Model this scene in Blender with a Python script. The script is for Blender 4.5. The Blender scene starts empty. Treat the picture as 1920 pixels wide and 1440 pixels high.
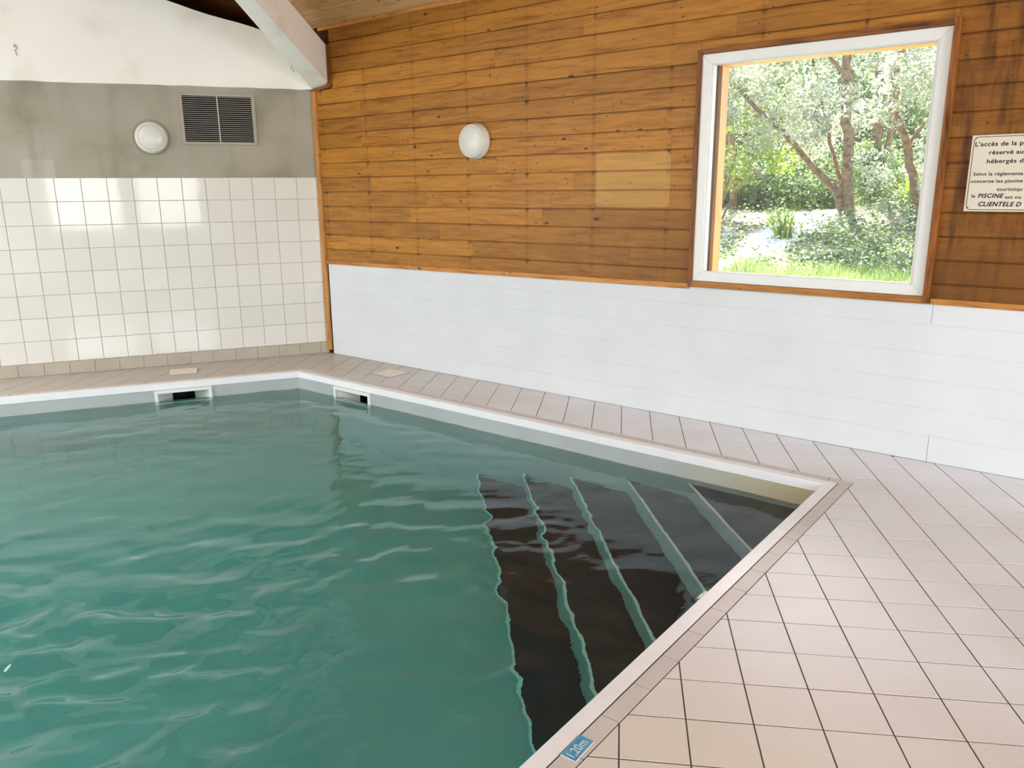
import bpy, bmesh, math, random
import numpy as np
from mathutils import Vector, Matrix

# ---------------------------------------------------------------- camera, world, lights, exposure
SC = bpy.context.scene
COL = SC.collection
rnd = random.Random(7)
nrs = np.random.RandomState(11)

A = 0.5134                                     # the long wood wall leaves the tiled wall's normal by 29.4 degrees
CAM = Vector((-1.2264, -7.8415, 1.5631))
yaw, pit, rol, FPX = 1.18357, -0.24167, -0.00777, 1478.49
fw = Vector((math.cos(pit) * math.cos(yaw), math.cos(pit) * math.sin(yaw), math.sin(pit)))
rt = Vector((math.sin(yaw), -math.cos(yaw), 0)); up = rt.cross(fw)
r2 = rt * math.cos(rol) + up * math.sin(rol); u2 = -rt * math.sin(rol) + up * math.cos(rol)
cam_data = bpy.data.cameras.new('camera')
cam = bpy.data.objects.new('camera', cam_data); COL.objects.link(cam)
M = Matrix((r2, u2, -fw)).transposed().to_4x4(); M.translation = CAM
cam.matrix_world = M
cam_data.sensor_width = 36.0; cam_data.lens = FPX / 1920 * 36.0; cam_data.clip_start = 0.05; cam_data.clip_end = 300
SC.camera = cam

W = Vector((math.sin(A), -math.cos(A), 0)); N = Vector((math.cos(A), math.sin(A), 0))
ROT_R = math.atan2(-math.cos(A), math.sin(A))

world = bpy.data.worlds.new('world'); SC.world = world; world.use_nodes = True
wn = world.node_tree.nodes; wl = world.node_tree.links
bg = wn['Background']
sky = wn.new('ShaderNodeTexSky'); sky.sky_type = 'NISHITA'; sky.sun_disc = False
sky.sun_elevation = math.radians(48); sky.altitude = 50; sky.air_density = 1.0; sky.dust_density = 2.0
wl.new(sky.outputs[0], bg.inputs[0]); bg.inputs[1].default_value = 0.75

sun_d = bpy.data.lights.new('sun', 'SUN'); sun_d.energy = 34.0; sun_d.angle = math.radians(0.6); sun_d.color = (1.0, 0.95, 0.86)
sun = bpy.data.objects.new('sun', sun_d); COL.objects.link(sun)
sdir = (N * 0.80 - W * 0.42); sdir.normalize()
sdir = Vector((sdir.x * math.cos(math.radians(52)), sdir.y * math.cos(math.radians(52)), math.sin(math.radians(52))))
sun.rotation_euler = (-sdir).to_track_quat('-Z', 'Y').to_euler()
sky.sun_rotation = math.atan2(sdir.x, sdir.y)

def area(name, loc, target, sx, sy, power, col=(1, 1, 1)):
    l = bpy.data.lights.new(name, 'AREA'); l.shape = 'RECTANGLE'; l.size = sx; l.size_y = sy; l.energy = power; l.color = col
    o = bpy.data.objects.new(name, l); COL.objects.link(o); o.location = loc
    o.rotation_euler = (Vector(target) - Vector(loc)).to_track_quat('-Z', 'Y').to_euler()
    return o
XL, YR = -7.5, -10.5                            # unseen walls to the left and behind
RADW = 4.0                                      # watts per square metre of glazing, per unit
area('daylight_rear_window', (-3.0, YR - 0.12, 1.72), (-3.0, 0, 1.72), 1.4, 1.85, RADW * 2.7 * 5.0, (1, .98, .94))
area('daylight_rear_window', (-1.45, YR - 0.12, 1.72), (-1.45, 0, 1.72), 1.3, 1.85, RADW * 2.2 * 5.0, (1, .98, .94))
area('daylight_rear_door', (3.6, YR - 0.12, 1.35), (3.6, 0, 1.35), 4.0, 2.6, RADW * 10.4 * 6.2, (.96, .98, 1))
area('daylight_side_doors', (XL - 0.12, -2.35, 1.45), (0, -2.35, 1.45), 3.5, 2.75, RADW * 9.6 * 3.6, (.95, .985, 1))
for q, (sx_, sy_) in enumerate(((-5.9, -3.2), (-5.9, -7.0))):
    area('overhead_fill', (sx_, sy_, 4.05), (sx_, sy_, 0), 1.5, 2.2, RADW * 3.3 * 13.0, (.96, .985, 1))  # added overhead fill for pool and floor, no roof windows known

SC.view_settings.view_transform = 'Standard'; SC.view_settings.look = 'None'
SC.view_settings.exposure = 0.13; SC.view_settings.gamma = 1.0; SC.view_settings.use_curve_mapping = False
SC.cycles.max_bounces = 14; SC.cycles.diffuse_bounces = 6; SC.cycles.glossy_bounces = 5
SC.cycles.transmission_bounces = 8; SC.cycles.transparent_max_bounces = 24
SC.cycles.sample_clamp_indirect = 6.0; SC.cycles.blur_glossy = 0.5
SC.cycles.use_adaptive_sampling = True; SC.cycles.adaptive_threshold = 0.02

# ---------------------------------------------------------------- helpers
def srgb(r, g, b):
    f = lambda c: (c / 255 / 12.92) if c / 255 <= 0.04045 else ((c / 255 + 0.055) / 1.055) ** 2.4
    return (f(r), f(g), f(b), 1.0)

class NT:
    """small wrapper round a node tree"""
    def __init__(s, name):
        s.m = bpy.data.materials.new(name); s.m.use_nodes = True
        s.t = s.m.node_tree; s.n = s.t.nodes; s.l = s.t.links; s.b = s.n['Principled BSDF']
    def node(s, typ, **k):
        n = s.n.new(typ)
        for a, v in k.items():
            if a.startswith('_'): setattr(n, a[1:], v)
        return n
    def link(s, a, b): s.l.new(a, b)
    def coord(s, which='Object'): return s.node('ShaderNodeTexCoord').outputs[which]
    def mapping(s, vec, scale=(1, 1, 1), loc=(0, 0, 0), rot=(0, 0, 0)):
        n = s.node('ShaderNodeMapping'); s.link(vec, n.inputs[0])
        n.inputs['Scale'].default_value = scale; n.inputs['Location'].default_value = loc; n.inputs['Rotation'].default_value = rot
        return n.outputs[0]
    def noise(s, vec, scale=5, detail=3, rough=.5, dist=0):
        n = s.node('ShaderNodeTexNoise'); s.link(vec, n.inputs['Vector'])
        n.inputs['Scale'].default_value = scale; n.inputs['Detail'].default_value = detail
        n.inputs['Roughness'].default_value = rough; n.inputs['Distortion'].default_value = dist
        return n.outputs['Fac']
    def ramp(s, fac, stops):
        n = s.node('ShaderNodeValToRGB'); s.link(fac, n.inputs[0]); e = n.color_ramp.elements
        while len(e) < len(stops): e.new(0.5)
        for q, (p, c) in zip(e, stops):
            q.position = p; q.color = c if len(c) == 4 else (*c, 1)
        return n.outputs[0]
    def math(s, op, a, b=None, c=None, clamp=False):
        n = s.node('ShaderNodeMath', _operation=op, _use_clamp=clamp)
        for i, v in enumerate((a, b, c)):
            if v is None: continue
            if isinstance(v, (int, float)): n.inputs[i].default_value = v
            else: s.link(v, n.inputs[i])
        return n.outputs[0]
    def mix(s, fac, a, b, mode='MIX'):
        n = s.node('ShaderNodeMix', _data_type='RGBA', _blend_type=mode)
        for sock, v in ((n.inputs[0], fac), (n.inputs[6], a), (n.inputs[7], b)):
            if isinstance(v, (int, float)): sock.default_value = v
            elif isinstance(v, tuple): sock.default_value = v
            else: s.link(v, sock)
        return n.outputs[2]
    def bump(s, h, strength=.3, dist=.01):
        n = s.node('ShaderNodeBump'); n.inputs['Strength'].default_value = strength; n.inputs['Distance'].default_value = dist
        s.link(h, n.inputs['Height']); s.link(n.outputs[0], s.b.inputs['Normal']); return n
    def base(s, c):
        if isinstance(c, tuple): s.b.inputs['Base Color'].default_value = c
        else: s.link(c, s.b.inputs['Base Color'])
        return s
    def set(s, rough=.5, spec=.5, metal=0.0, coat=0.0):
        s.b.inputs['Roughness'].default_value = rough; s.b.inputs['Specular IOR Level'].default_value = spec
        s.b.inputs['Metallic'].default_value = metal; s.b.inputs['Coat Weight'].default_value = coat
        s.b.inputs['Coat Roughness'].default_value = .1
        return s
    def rand(s): return s.node('ShaderNodeObjectInfo').outputs['Random']
    def xyz(s, v):
        n = s.node('ShaderNodeSeparateXYZ'); s.link(v, n.inputs[0]); return n.outputs

def plain(name, col, rough=.5, spec=.5, metal=0.0, var=.04, scale=8, coat=0.0):
    t = NT(name); v = t.noise(t.coord(), scale, 4)
    lo = tuple(c * (1 - var * 2) for c in col[:3]) + (1,); hi = tuple(min(1, c * (1 + var)) for c in col[:3]) + (1,)
    t.base(t.ramp(v, [(.3, lo), (.7, hi)])); t.set(rough, spec, metal, coat); return t.m

def mesh(name, verts, faces, mat=None, parent=None, smooth=False):
    me = bpy.data.meshes.new(name); me.from_pydata([tuple(v) for v in verts], [], [tuple(f) for f in faces]); me.update()
    if mat: me.materials.append(mat)
    if smooth: me.polygons.foreach_set('use_smooth', [True] * len(me.polygons))
    o = bpy.data.objects.new(name, me); COL.objects.link(o)
    if parent: o.parent = parent
    return o

class MB:
    def __init__(s): s.v = []; s.f = []
    def add(s, vs, fs):
        k = len(s.v); s.v += [tuple(v) for v in vs]; s.f += [tuple(i + k for i in f) for f in fs]; return s
    def box(s, x0, x1, y0, y1, z0, z1):
        return s.add([(x0, y0, z0), (x1, y0, z0), (x1, y1, z0), (x0, y1, z0), (x0, y0, z1), (x1, y0, z1), (x1, y1, z1), (x0, y1, z1)],
                     [(0, 3, 2, 1), (4, 5, 6, 7), (0, 1, 5, 4), (1, 2, 6, 5), (2, 3, 7, 6), (3, 0, 4, 7)])
    def hexa(s, p8): return s.add(p8, [(0, 3, 2, 1), (4, 5, 6, 7), (0, 1, 5, 4), (1, 2, 6, 5), (2, 3, 7, 6), (3, 0, 4, 7)])
    def lathe(s, prof, seg=48, axis='y', c=(0, 0, 0), cap=True):
        """prof = list of (radius, height along axis)"""
        vs = []; n = len(prof)
        for i in range(seg):
            a = 2 * math.pi * i / seg
            for r, h in prof:
                p = (r * math.cos(a), h, r * math.sin(a)) if axis == 'y' else (r * math.cos(a), r * math.sin(a), h)
                vs.append((p[0] + c[0], p[1] + c[1], p[2] + c[2]))
        fs = []
        for i in range(seg):
            j = (i + 1) % seg
            for k in range(n - 1): fs.append((i * n + k, j * n + k, j * n + k + 1, i * n + k + 1))
        if cap: fs.append([i * n + n - 1 for i in range(seg)])
        return s.add(vs, fs)
    def tube(s, pts, radii, seg=8):
        pts = [Vector(p) for p in pts]; vs = []; n = len(pts)
        for i, p in enumerate(pts):
            d = (pts[min(i + 1, n - 1)] - pts[max(i - 1, 0)]).normalized()
            a = d.orthogonal().normalized() if i == 0 else (a - d * a.dot(d)).normalized()
            b = d.cross(a)
            for k in range(seg):
                t = 2 * math.pi * k / seg; vs.append(p + (a * math.cos(t) + b * math.sin(t)) * radii[i])
        fs = [(i * seg + k, i * seg + (k + 1) % seg, (i + 1) * seg + (k + 1) % seg, (i + 1) * seg + k) for i in range(n - 1) for k in range(seg)]
        fs += [tuple(range(seg))[::-1], tuple((n - 1) * seg + k for k in range(seg))]
        return s.add(vs, fs)
    def build(s, name, mat, parent=None, smooth=False, bevel=0.0):
        o = mesh(name, s.v, s.f, mat, parent, smooth)
        if bevel:
            bm = bmesh.new(); bm.from_mesh(o.data); bmesh.ops.recalc_face_normals(bm, faces=bm.faces)
            bmesh.ops.bevel(bm, geom=list(bm.edges), offset=bevel, segments=2, affect='EDGES', profile=.6)
            bm.to_mesh(o.data); bm.free()
        return o
def recalc(o):
    bm = bmesh.new(); bm.from_mesh(o.data); bmesh.ops.recalc_face_normals(bm, faces=bm.faces); bm.to_mesh(o.data); bm.free(); return o

def empty(name, loc=(0, 0, 0), rz=0.0):
    o = bpy.data.objects.new(name, None); COL.objects.link(o); o.location = loc; o.rotation_euler = (0, 0, rz); o.empty_display_size = .1; return o
def tag(o, label=None, cat=None, group=None, kind=None):
    if label: o['label'] = label
    if cat: o['category'] = cat
    if group: o['group'] = group
    if kind: o['kind'] = kind
    return o
def shade_auto(o, ang=40):
    o.data.polygons.foreach_set('use_smooth', [True] * len(o.data.polygons))
    try: o.data.set_sharp_from_angle(angle=math.radians(ang))
    except Exception: pass
    return o

# ---------------------------------------------------------------- materials
def wood_mat(name, light, dark, knots=True, wall=False, axis='x', rough=.42):
    t = NT(name); co = t.coord(); r = t.rand()
    off = t.node('ShaderNodeCombineXYZ'); t.link(t.math('MULTIPLY', r, 37.0), off.inputs[0]); t.link(t.math('MULTIPLY', r, 11.0), off.inputs[1])
    ad = t.node('ShaderNodeVectorMath', _operation='ADD'); t.link(co, ad.inputs[0]); t.link(off.outputs[0], ad.inputs[1]); v = ad.outputs[0]
    sc = {'x': (1.6, 18, 18), 'z': (18, 18, 1.6), 'y': (18, 1.6, 18)}[axis]
    grain = t.noise(t.mapping(v, sc), 1.6, 5, .6, .8)
    fine = t.noise(t.mapping(v, tuple(q * 3 for q in sc)), 2.0, 3, .6)
    g = t.math('ADD', t.math('MULTIPLY', grain, .75), t.math('MULTIPLY', fine, .25))
    mid = tuple((a * .6 + b * .4) for a, b in zip(light, dark))
    c = t.ramp(g, [(.34, dark), (.46, mid), (.60, light)])
    br = t.ramp(r, [(0, (.80, .78, .75, 1)), (.5, (1, 1, 1, 1)), (1, (1.12, 1.10, 1.08, 1))])
    c = t.mix(1.0, c, br, 'MULTIPLY')
    if knots:
        ks = {'x': (4.6, 0.01, 9.5), 'z': (9.5, .01, 4.6), 'y': (9.5, 4.6, .01)}[axis]
        vo = t.node('ShaderNodeTexVoronoi', _feature='F1'); t.link(t.mapping(v, ks), vo.inputs['Vector']); vo.inputs['Scale'].default_value = 1.0
        pick = t.xyz(vo.outputs['Color'])[0]
        rad = t.math('MULTIPLY', t.math('POWER', pick, 1.3), .135)
        d = t.math('SUBTRACT', rad, vo.outputs['Distance'])
        kn = t.math('MULTIPLY', d, 60.0, clamp=True)
        halo = t.math('MULTIPLY', t.math('ADD', d, .06), 9.0, clamp=True)
        c = t.mix(t.math('MULTIPLY', halo, .30), c, tuple(q * .62 for q in light[:3]) + (1,))
        c = t.mix(t.math('MULTIPLY', kn, .9), c, srgb(72, 32, 12))
        v2 = t.node('ShaderNodeTexVoronoi', _feature='F1'); t.link(t.mapping(v, tuple(q * 1.9 for q in ks), (3.3, 1.7, 5.1)), v2.inputs['Vector']); v2.inputs['Scale'].default_value = 1.0
        p2 = t.xyz(v2.outputs['Color'])[1]; k2 = t.math('MULTIPLY', t.math('SUBTRACT', t.math('MULTIPLY', t.math('POWER', p2, 1.2), .13), v2.outputs['Distance']), 50.0, clamp=True)
        c = t.mix(t.math('MULTIPLY', k2, .8), c, srgb(96, 46, 18))
    if wall:
        x, y, z = t.xyz(co)
        # iron-stain columns where the boards are nailed to the studs
        ph = t.math('FRACT', t.math('DIVIDE', t.math('SUBTRACT', x, .415), .592))
        dx = t.math('ABSOLUTE', t.math('SUBTRACT', ph, .5))
        wob = t.noise(t.mapping(co, (9, 1, 16)), 1.0, 3)
        col = t.math('SUBTRACT', 1.0, t.math('DIVIDE', dx, t.math('MULTIPLY', wob, .075)), clamp=True)
        pz = t.math('FRACT', t.math('DIVIDE', t.math('SUBTRACT', z, 1.037), .1296))
        near = t.math('SUBTRACT', 1.0, t.math('MULTIPLY', t.math('SUBTRACT', 1.0, pz), 3.4), clamp=True)
        blot = t.ramp(t.noise(t.mapping(co, (2.6, 1, 7.8)), 1.0, 2), [(.42, (0, 0, 0, 1)), (.60, (1, 1, 1, 1))])
        f = t.math('MULTIPLY', col, t.math('ADD', t.math('MULTIPLY', near, 1.3), .30))
        f = t.math('MULTIPLY', f, t.math('ADD', t.math('MULTIPLY', blot, .75), .3))
        c = t.mix(t.math('MULTIPLY', f, .85, clamp=True), c, srgb(58, 34, 16))
        jl = t.math('MULTIPLY', t.math('SUBTRACT', 1.0, t.math('MULTIPLY', t.math('SUBTRACT', 1.0, pz), 9.0), clamp=True), t.ramp(t.noise(t.mapping(co, (1.1, 1, 5.0), (2, 0, 7)), 1.0, 3), [(.44, (0, 0, 0, 1)), (.62, (1, 1, 1, 1))]))
        c = t.mix(t.math('MULTIPLY', jl, .6), c, srgb(70, 38, 14))
        # darker zone with drips to the right of the window, and low down near it
        zone = t.math('MULTIPLY', t.math('SUBTRACT', x, 5.2), 5.0, clamp=True)
        drip = t.ramp(t.noise(t.mapping(co, (16, 1, 2.2)), 1.0, 4, .6), [(.46, (0, 0, 0, 1)), (.66, (1, 1, 1, 1))])
        c = t.mix(t.math('MULTIPLY', zone, .62), c, srgb(108, 62, 16))
        c = t.mix(t.math('MULTIPLY', t.math('MULTIPLY', zone, drip), .72), c, srgb(52, 26, 10))
        low = t.math('MULTIPLY', t.math('SUBTRACT', 1.62, z), 1.8, clamp=True)
        nx = t.math('MULTIPLY', t.math('SUBTRACT', x, 2.3), .7, clamp=True)
        lm = t.math('MULTIPLY', t.math('MULTIPLY', low, nx), t.noise(t.mapping(co, (5, 1, 4)), 1.0, 4))
        c = t.mix(t.math('MULTIPLY', lm, .95, clamp=True), c, srgb(104, 66, 30))
        # pale rounded patch left where a notice used to hang
        qx = t.math('MAXIMUM', t.math('SUBTRACT', t.math('ABSOLUTE', t.math('SUBTRACT', x, 3.398)), .258), 0.0)
        qz = t.math('MAXIMUM', t.math('SUBTRACT', t.math('ABSOLUTE', t.math('SUBTRACT', z, 1.620)), .148), 0.0)
        dd = t.math('SQRT', t.math('ADD', t.math('MULTIPLY', qx, qx), t.math('MULTIPLY', qz, qz)))
        mk = t.math('MULTIPLY', t.math('SUBTRACT', .034, dd), 220.0, clamp=True)
        c = t.mix(t.math('MULTIPLY', mk, .38), c, srgb(214, 172, 100))
    t.base(c); t.set(rough, .25); t.bump(g, .12, .004)
    return t.m

M_WALLWOOD = wood_mat('varnished_pine_boards', srgb(182, 124, 44), srgb(134, 80, 20), True, True)
M_TRIM = wood_mat('pine_trim', srgb(198, 138, 72), srgb(150, 90, 40), True)
M_TRIMV = wood_mat('pine_trim_upright', srgb(196, 140, 80), srgb(150, 96, 48), True, axis='z')
M_CASE = wood_mat('stained_window_casing', srgb(150, 92, 40), srgb(58, 30, 12), False)
M_CASEV = wood_mat('stained_window_casing_upright', srgb(150, 92, 40), srgb(60, 32, 14), False, axis='z')
M_CEIL = wood_mat('pale_pine_ceiling', srgb(214, 176, 128), srgb(176, 132, 84), True)
M_CEILD = wood_mat('dark_pine_ceiling', srgb(92, 52, 20), srgb(46, 24, 8), True)  # shade of the recess behind the beam is put into this brown
M_CEILB = wood_mat('brown_pine_ceiling', srgb(150, 108, 66), srgb(110, 72, 40), False)
M_POST = wood_mat('orange_pine_post', srgb(232, 180, 122), srgb(216, 156, 98), False, axis='z')
M_WHITEBOARD = plain('white_lacquered_boards', (.70, .72, .745, 1), .45, .4, var=.02, scale=3)
M_PVC = plain('white_pvc', (.80, .81, .80, 1), .3, .5, var=.01)
M_COPING = plain('white_coping_strip', (.87, .87, .89, 1), .35, .5, var=.02)
M_LAMPW = plain('white_lamp_plastic', (.72, .71, .66, 1), .35, .5, var=.01)
M_LAMPD = plain('frosted_lamp_glass', (.70, .69, .63, 1), .25, .5, var=.01)
M_BLACK = plain('dark_depth_black', (.012, .011, .010, 1), .8, .2)
M_ALU = plain('vent_metal', srgb(196, 190, 180), .45, .5, .3, var=.03)
M_STONE = plain('rubble_stone', srgb(168, 158, 142), .9, .2, var=.2, scale=30)
M_RUST = plain('rust', srgb(122, 84, 60), .8, .3, var=.2, scale=60)
M_GROUT = plain('wall_grout', srgb(212, 206, 194), .8, .2, var=.06)
M_GROUTF = plain('floor_grout', srgb(98, 82, 76), .9, .2, var=.15)
M_SILICONE = plain('grey_joint', srgb(168, 162, 160), .7, .3, var=.08)
M_RAIL = plain('unseen_frame', srgb(225, 225, 220), .5, .4)

def glossy_tile():
    t = NT('cream_glazed_tile'); co = t.coord(); r = t.rand()
    c = t.ramp(r, [(0, (.72, .70, .645, 1)), (1, (.76, .74, .69, 1))])
    x, y, z = t.xyz(co)
    c = t.mix(t.math('MULTIPLY', t.noise(co, 3, 2), .2), c, (.68, .65, .58, 1)); t.base(c); t.set(.06, .55)
    t.bump(t.noise(co, 9, 2), .06, .006); return t.m
M_TILE = glossy_tile()

def floor_tile():
    t = NT('beige_stippled_floor_tile'); co = t.coord(); r = t.rand()
    c = t.ramp(r, [(0, srgb(226, 227, 231)), (.5, srgb(232, 233, 237)), (1, srgb(228, 228, 233))])
    big = t.noise(co, 1.1, 3, .5)
    c = t.mix(t.ramp(big, [(.42, (0, 0, 0, 1)), (.62, (.4, .4, .4, 1))]), c, srgb(208, 200, 192))
    # limescale-yellowed patch by the depth marker
    x, y, z = t.xyz(co)
    dx = t.math('SUBTRACT', x, .0); dy = t.math('SUBTRACT', y, -6.55)
    d = t.math('SQRT', t.math('ADD', t.math('MULTIPLY', dx, dx), t.math('MULTIPLY', dy, dy)))
    f = t.math('MULTIPLY', t.math('SUBTRACT', 1.15, d), .9, clamp=True)
    c = t.mix(t.math('MULTIPLY', f, .75), c, srgb(212, 198, 176))
    # darker towards the back wall
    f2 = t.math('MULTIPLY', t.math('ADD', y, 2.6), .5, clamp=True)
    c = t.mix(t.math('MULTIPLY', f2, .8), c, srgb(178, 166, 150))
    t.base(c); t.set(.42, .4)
    vo = t.node('ShaderNodeTexVoronoi'); t.link(co, vo.inputs['Vector']); vo.inputs['Scale'].default_value = 170
    t.bump(t.math('ADD', vo.outputs['Distance'], t.math('MULTIPLY', t.noise(co, 90, 2), .7)), .22, .003); return t.m
M_FTILE = floor_tile()
M_BORDER = plain('beige_border_tile', srgb(206, 198, 193), .4, .4, var=.04, scale=4)
M_SKIRT = plain('grey_beige_skirting_tile', srgb(176, 168, 152), .45, .4, var=.05, scale=4)

def plaster(name, c0, c1, c2, sc=1.0, rough=.85):
    t = NT(name); co = t.coord()
    v = t.noise(t.mapping(co, (1.2 * sc, 1.6, 1.3 * sc)), 1.3, 4, .5, .1); c = t.ramp(v, [(.36, c0), (.46, c1), (.66, c2)])
    t.base(c); t.set(rough, .2); t.bump(t.noise(co, 30, 4), .2, .004); return t
tg = plaster('grey_rendered_band', srgb(148, 143, 128), srgb(164, 158, 143), srgb(174, 167, 154))
co = tg.coord(); x, y, z = tg.xyz(co)
# repainted rounded patch at the foot of the band, and damp streak
qx = tg.math('ABSOLUTE', tg.math('SUBTRACT', x, -2.30)); m1 = tg.math('MULTIPLY', tg.math('SUBTRACT', .125, qx), 90.0, clamp=True)
m2 = tg.math('MULTIPLY', tg.math('SUBTRACT', 1.845, z), 90.0, clamp=True)
src = tg.b.inputs['Base Color'].links[0].from_socket
c = tg.mix(tg.math('MULTIPLY', tg.math('MULTIPLY', m1, m2), .8), src, srgb(186, 180, 168))
st = tg.ramp(tg.noise(tg.mapping(co, (5, 1, 1.0), (3, 0, 0)), 1.0, 3), [(.55, (0, 0, 0, 1)), (.72, (1, 1, 1, 1))])
c = tg.mix(tg.math('MULTIPLY', st, .35), c, srgb(126, 122, 106))
qd = tg.math('SQRT', tg.math('ADD', tg.math('POWER', tg.math('SUBTRACT', x, -1.405), 2), tg.math('POWER', tg.math('SUBTRACT', z, 2.027), 2)))
ring = tg.math('MULTIPLY', tg.math('SUBTRACT', .158, qd), 120.0, clamp=True)
c = tg.mix(tg.math('MULTIPLY', ring, .6), c, srgb(138, 132, 116)); tg.base(c)
M_GREY = tg.m
M_UPPER = plaster('white_rough_plaster', srgb(236, 234, 224), srgb(244, 242, 234), srgb(247, 246, 239)).m
M_BEAM = plaster('white_painted_beam', srgb(240, 239, 232), srgb(248, 248, 242), srgb(251, 251, 247), 2).m
M_SHELL = plaster('pale_room_wall', srgb(220, 219, 214), srgb(228, 227, 222), srgb(233, 232, 228)).m

def liner():
    t = NT('pool_liner_grey'); co = t.coord(); x, y, z = t.xyz(co)
    c = t.ramp(t.noise(co, 1.5, 3), [(.3, (.40, .43, .43, 1)), (.7, (.47, .50, .50, 1))])
    # yellowed waterline scum towards the stairs corner
    dx = t.math('SUBTRACT', x, 1.84); dy = t.math('SUBTRACT', y, -4.76)
    d = t.math('SQRT', t.math('ADD', t.math('MULTIPLY', dx, dx), t.math('MULTIPLY', dy, dy)))
    f = t.math('MULTIPLY', t.math('SUBTRACT', .95, d), 1.2, clamp=True)
    f = t.math('MULTIPLY', f, t.math('MULTIPLY', t.math('ADD', z, .19), 30.0, clamp=True))
    c = t.mix(t.math('MULTIPLY', f, .85), c, srgb(186, 172, 128))
    t.base(c); t.set(.4, .4); return t.m
M_LINER = liner()
M_TREAD = plain('charcoal_tread_cover', srgb(40, 48, 64), .6, .3, var=.12, scale=6)
M_NOSE = plain('pale_step_nosing', srgb(225, 228, 224), .5, .3)

def water():
    m = bpy.data.materials.new('pool_water'); m.use_nodes = True; n = m.node_tree.nodes; l = m.node_tree.links
    n.remove(n['Principled BSDF']); out = n['Material Output']
    g = n.new('ShaderNodeBsdfGlass'); g.inputs['IOR'].default_value = 1.333; g.inputs['Roughness'].default_value = 0.0
    g.inputs['Color'].default_value = (.98, 1, .99, 1); l.new(g.outputs[0], out.inputs['Surface'])
    a = n.new('ShaderNodeVolumeAbsorption'); a.inputs['Color'].default_value = (.03, .86, .805, 1); a.inputs['Density'].default_value = .45
    l.new(a.outputs[0], out.inputs['Volume'])
    tc = n.new('ShaderNodeTexCoord'); no = n.new('ShaderNodeTexNoise'); no.inputs['Scale'].default_value = 9; no.inputs['Detail'].default_value = 3
    mp = n.new('ShaderNodeMapping'); mp.inputs['Rotation'].default_value = (0, 0, .6); mp.inputs['Scale'].default_value = (.8, 1.4, 1)
    l.new(tc.outputs['Object'], mp.inputs[0]); l.new(mp.outputs[0], no.inputs['Vector'])
    b = n.new('ShaderNodeBump'); b.inputs['Strength'].default_value = .10; b.inputs['Distance'].default_value = .02
    l.new(no.outputs['Fac'], b.inputs['Height']); l.new(b.outputs[0], g.inputs['Normal'])
    return m
M_WATER = water()

def pane_glass():
    m = bpy.data.materials.new('window_glass'); m.use_nodes = True; n = m.node_tree.nodes; l = m.node_tree.links
    n.remove(n['Principled BSDF']); out = n['Material Output']
    tr = n.new('ShaderNodeBsdfTransparent'); gl = n.new('ShaderNodeBsdfGlossy'); gl.inputs['Roughness'].default_value = .01
    fr = n.new('ShaderNodeFresnel'); fr.inputs[0].default_value = 1.45; mx = n.new('ShaderNodeMixShader')
    tr.inputs[0].default_value = (.97, .98, .97, 1)
    l.new(fr.outputs[0], mx.inputs[0]); l.new(tr.outputs[0], mx.inputs[1]); l.new(gl.outputs[0], mx.inputs[2]); l.new(mx.outputs[0], out.inputs[0])
    return m
M_GLASS = pane_glass()

def leaf_mat(name, c0, c1, trans=.5, rough=.35):
    t = NT(name); co = t.coord(); v = t.noise(co, 2.2, 3)
    c = t.ramp(v, [(.35, c0), (.65, c1)]); t.base(c); t.set(rough, .5)
    tl = t.node('ShaderNodeBsdfTranslucent'); t.link(t.mix(1.0, c, (1.05, 1.05, .8, 1), 'MULTIPLY'), tl.inputs[0])
    mx = t.node('ShaderNodeMixShader'); mx.inputs[0].default_value = trans
    t.link(t.b.outputs[0], mx.inputs[1]); t.link(tl.outputs[0], mx.inputs[2]); t.link(mx.outputs[0], t.n['Material Output'].inputs[0]); return t.m
M_LEAF = leaf_mat('silvery_tree_leaves', srgb(146, 156, 136), srgb(196, 202, 186), .3, .22)
M_LEAFY = leaf_mat('yellow_green_leaves', srgb(120, 150, 60), srgb(170, 190, 90), .55, .35)
M_IVY = leaf_mat('ivy_leaves', srgb(82, 110, 66), srgb(150, 166, 122), .3, .22)
M_GRASS = leaf_mat('grass_blades', srgb(98, 126, 76), srgb(150, 170, 110), .3, .4)
M_BACK = leaf_mat('far_leaves', srgb(104, 128, 88), srgb(160, 172, 134), .45, .35)
M_BARK = plain('bark', srgb(142, 118, 94), .9, .2, var=.3, scale=18)
def ground():
    t = NT('garden_ground'); co = t.coord(); x, y, z = t.xyz(co)
    c = t.ramp(t.noise(co, 3, 5, .6), [(.35, srgb(128, 124, 88)), (.6, srgb(188, 178, 150))])
    # worn pale gravel track, local coordinates: x along the wall, y away from it
    cx = t.math('ADD', 2.66, t.math('MULTIPLY', t.math('SUBTRACT', y, 4.0), -.12)); 
    dx = t.math('ABSOLUTE', t.math('SUBTRACT', x, cx)); wd = t.math('ADD', .10, t.math('MULTIPLY', t.math('SUBTRACT', y, 3.0), .10))
    f = t.math('MULTIPLY', t.math('SUBTRACT', wd, t.math('SUBTRACT', dx, t.math('MULTIPLY', t.noise(co, 4, 3), .15))), 8.0, clamp=True)
    c = t.mix(f, c, srgb(226, 220, 206)); t.base(c); t.set(.9, .2); t.bump(t.noise(co, 20, 4), .4, .03); return t.m
M_GROUND = ground()

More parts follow.
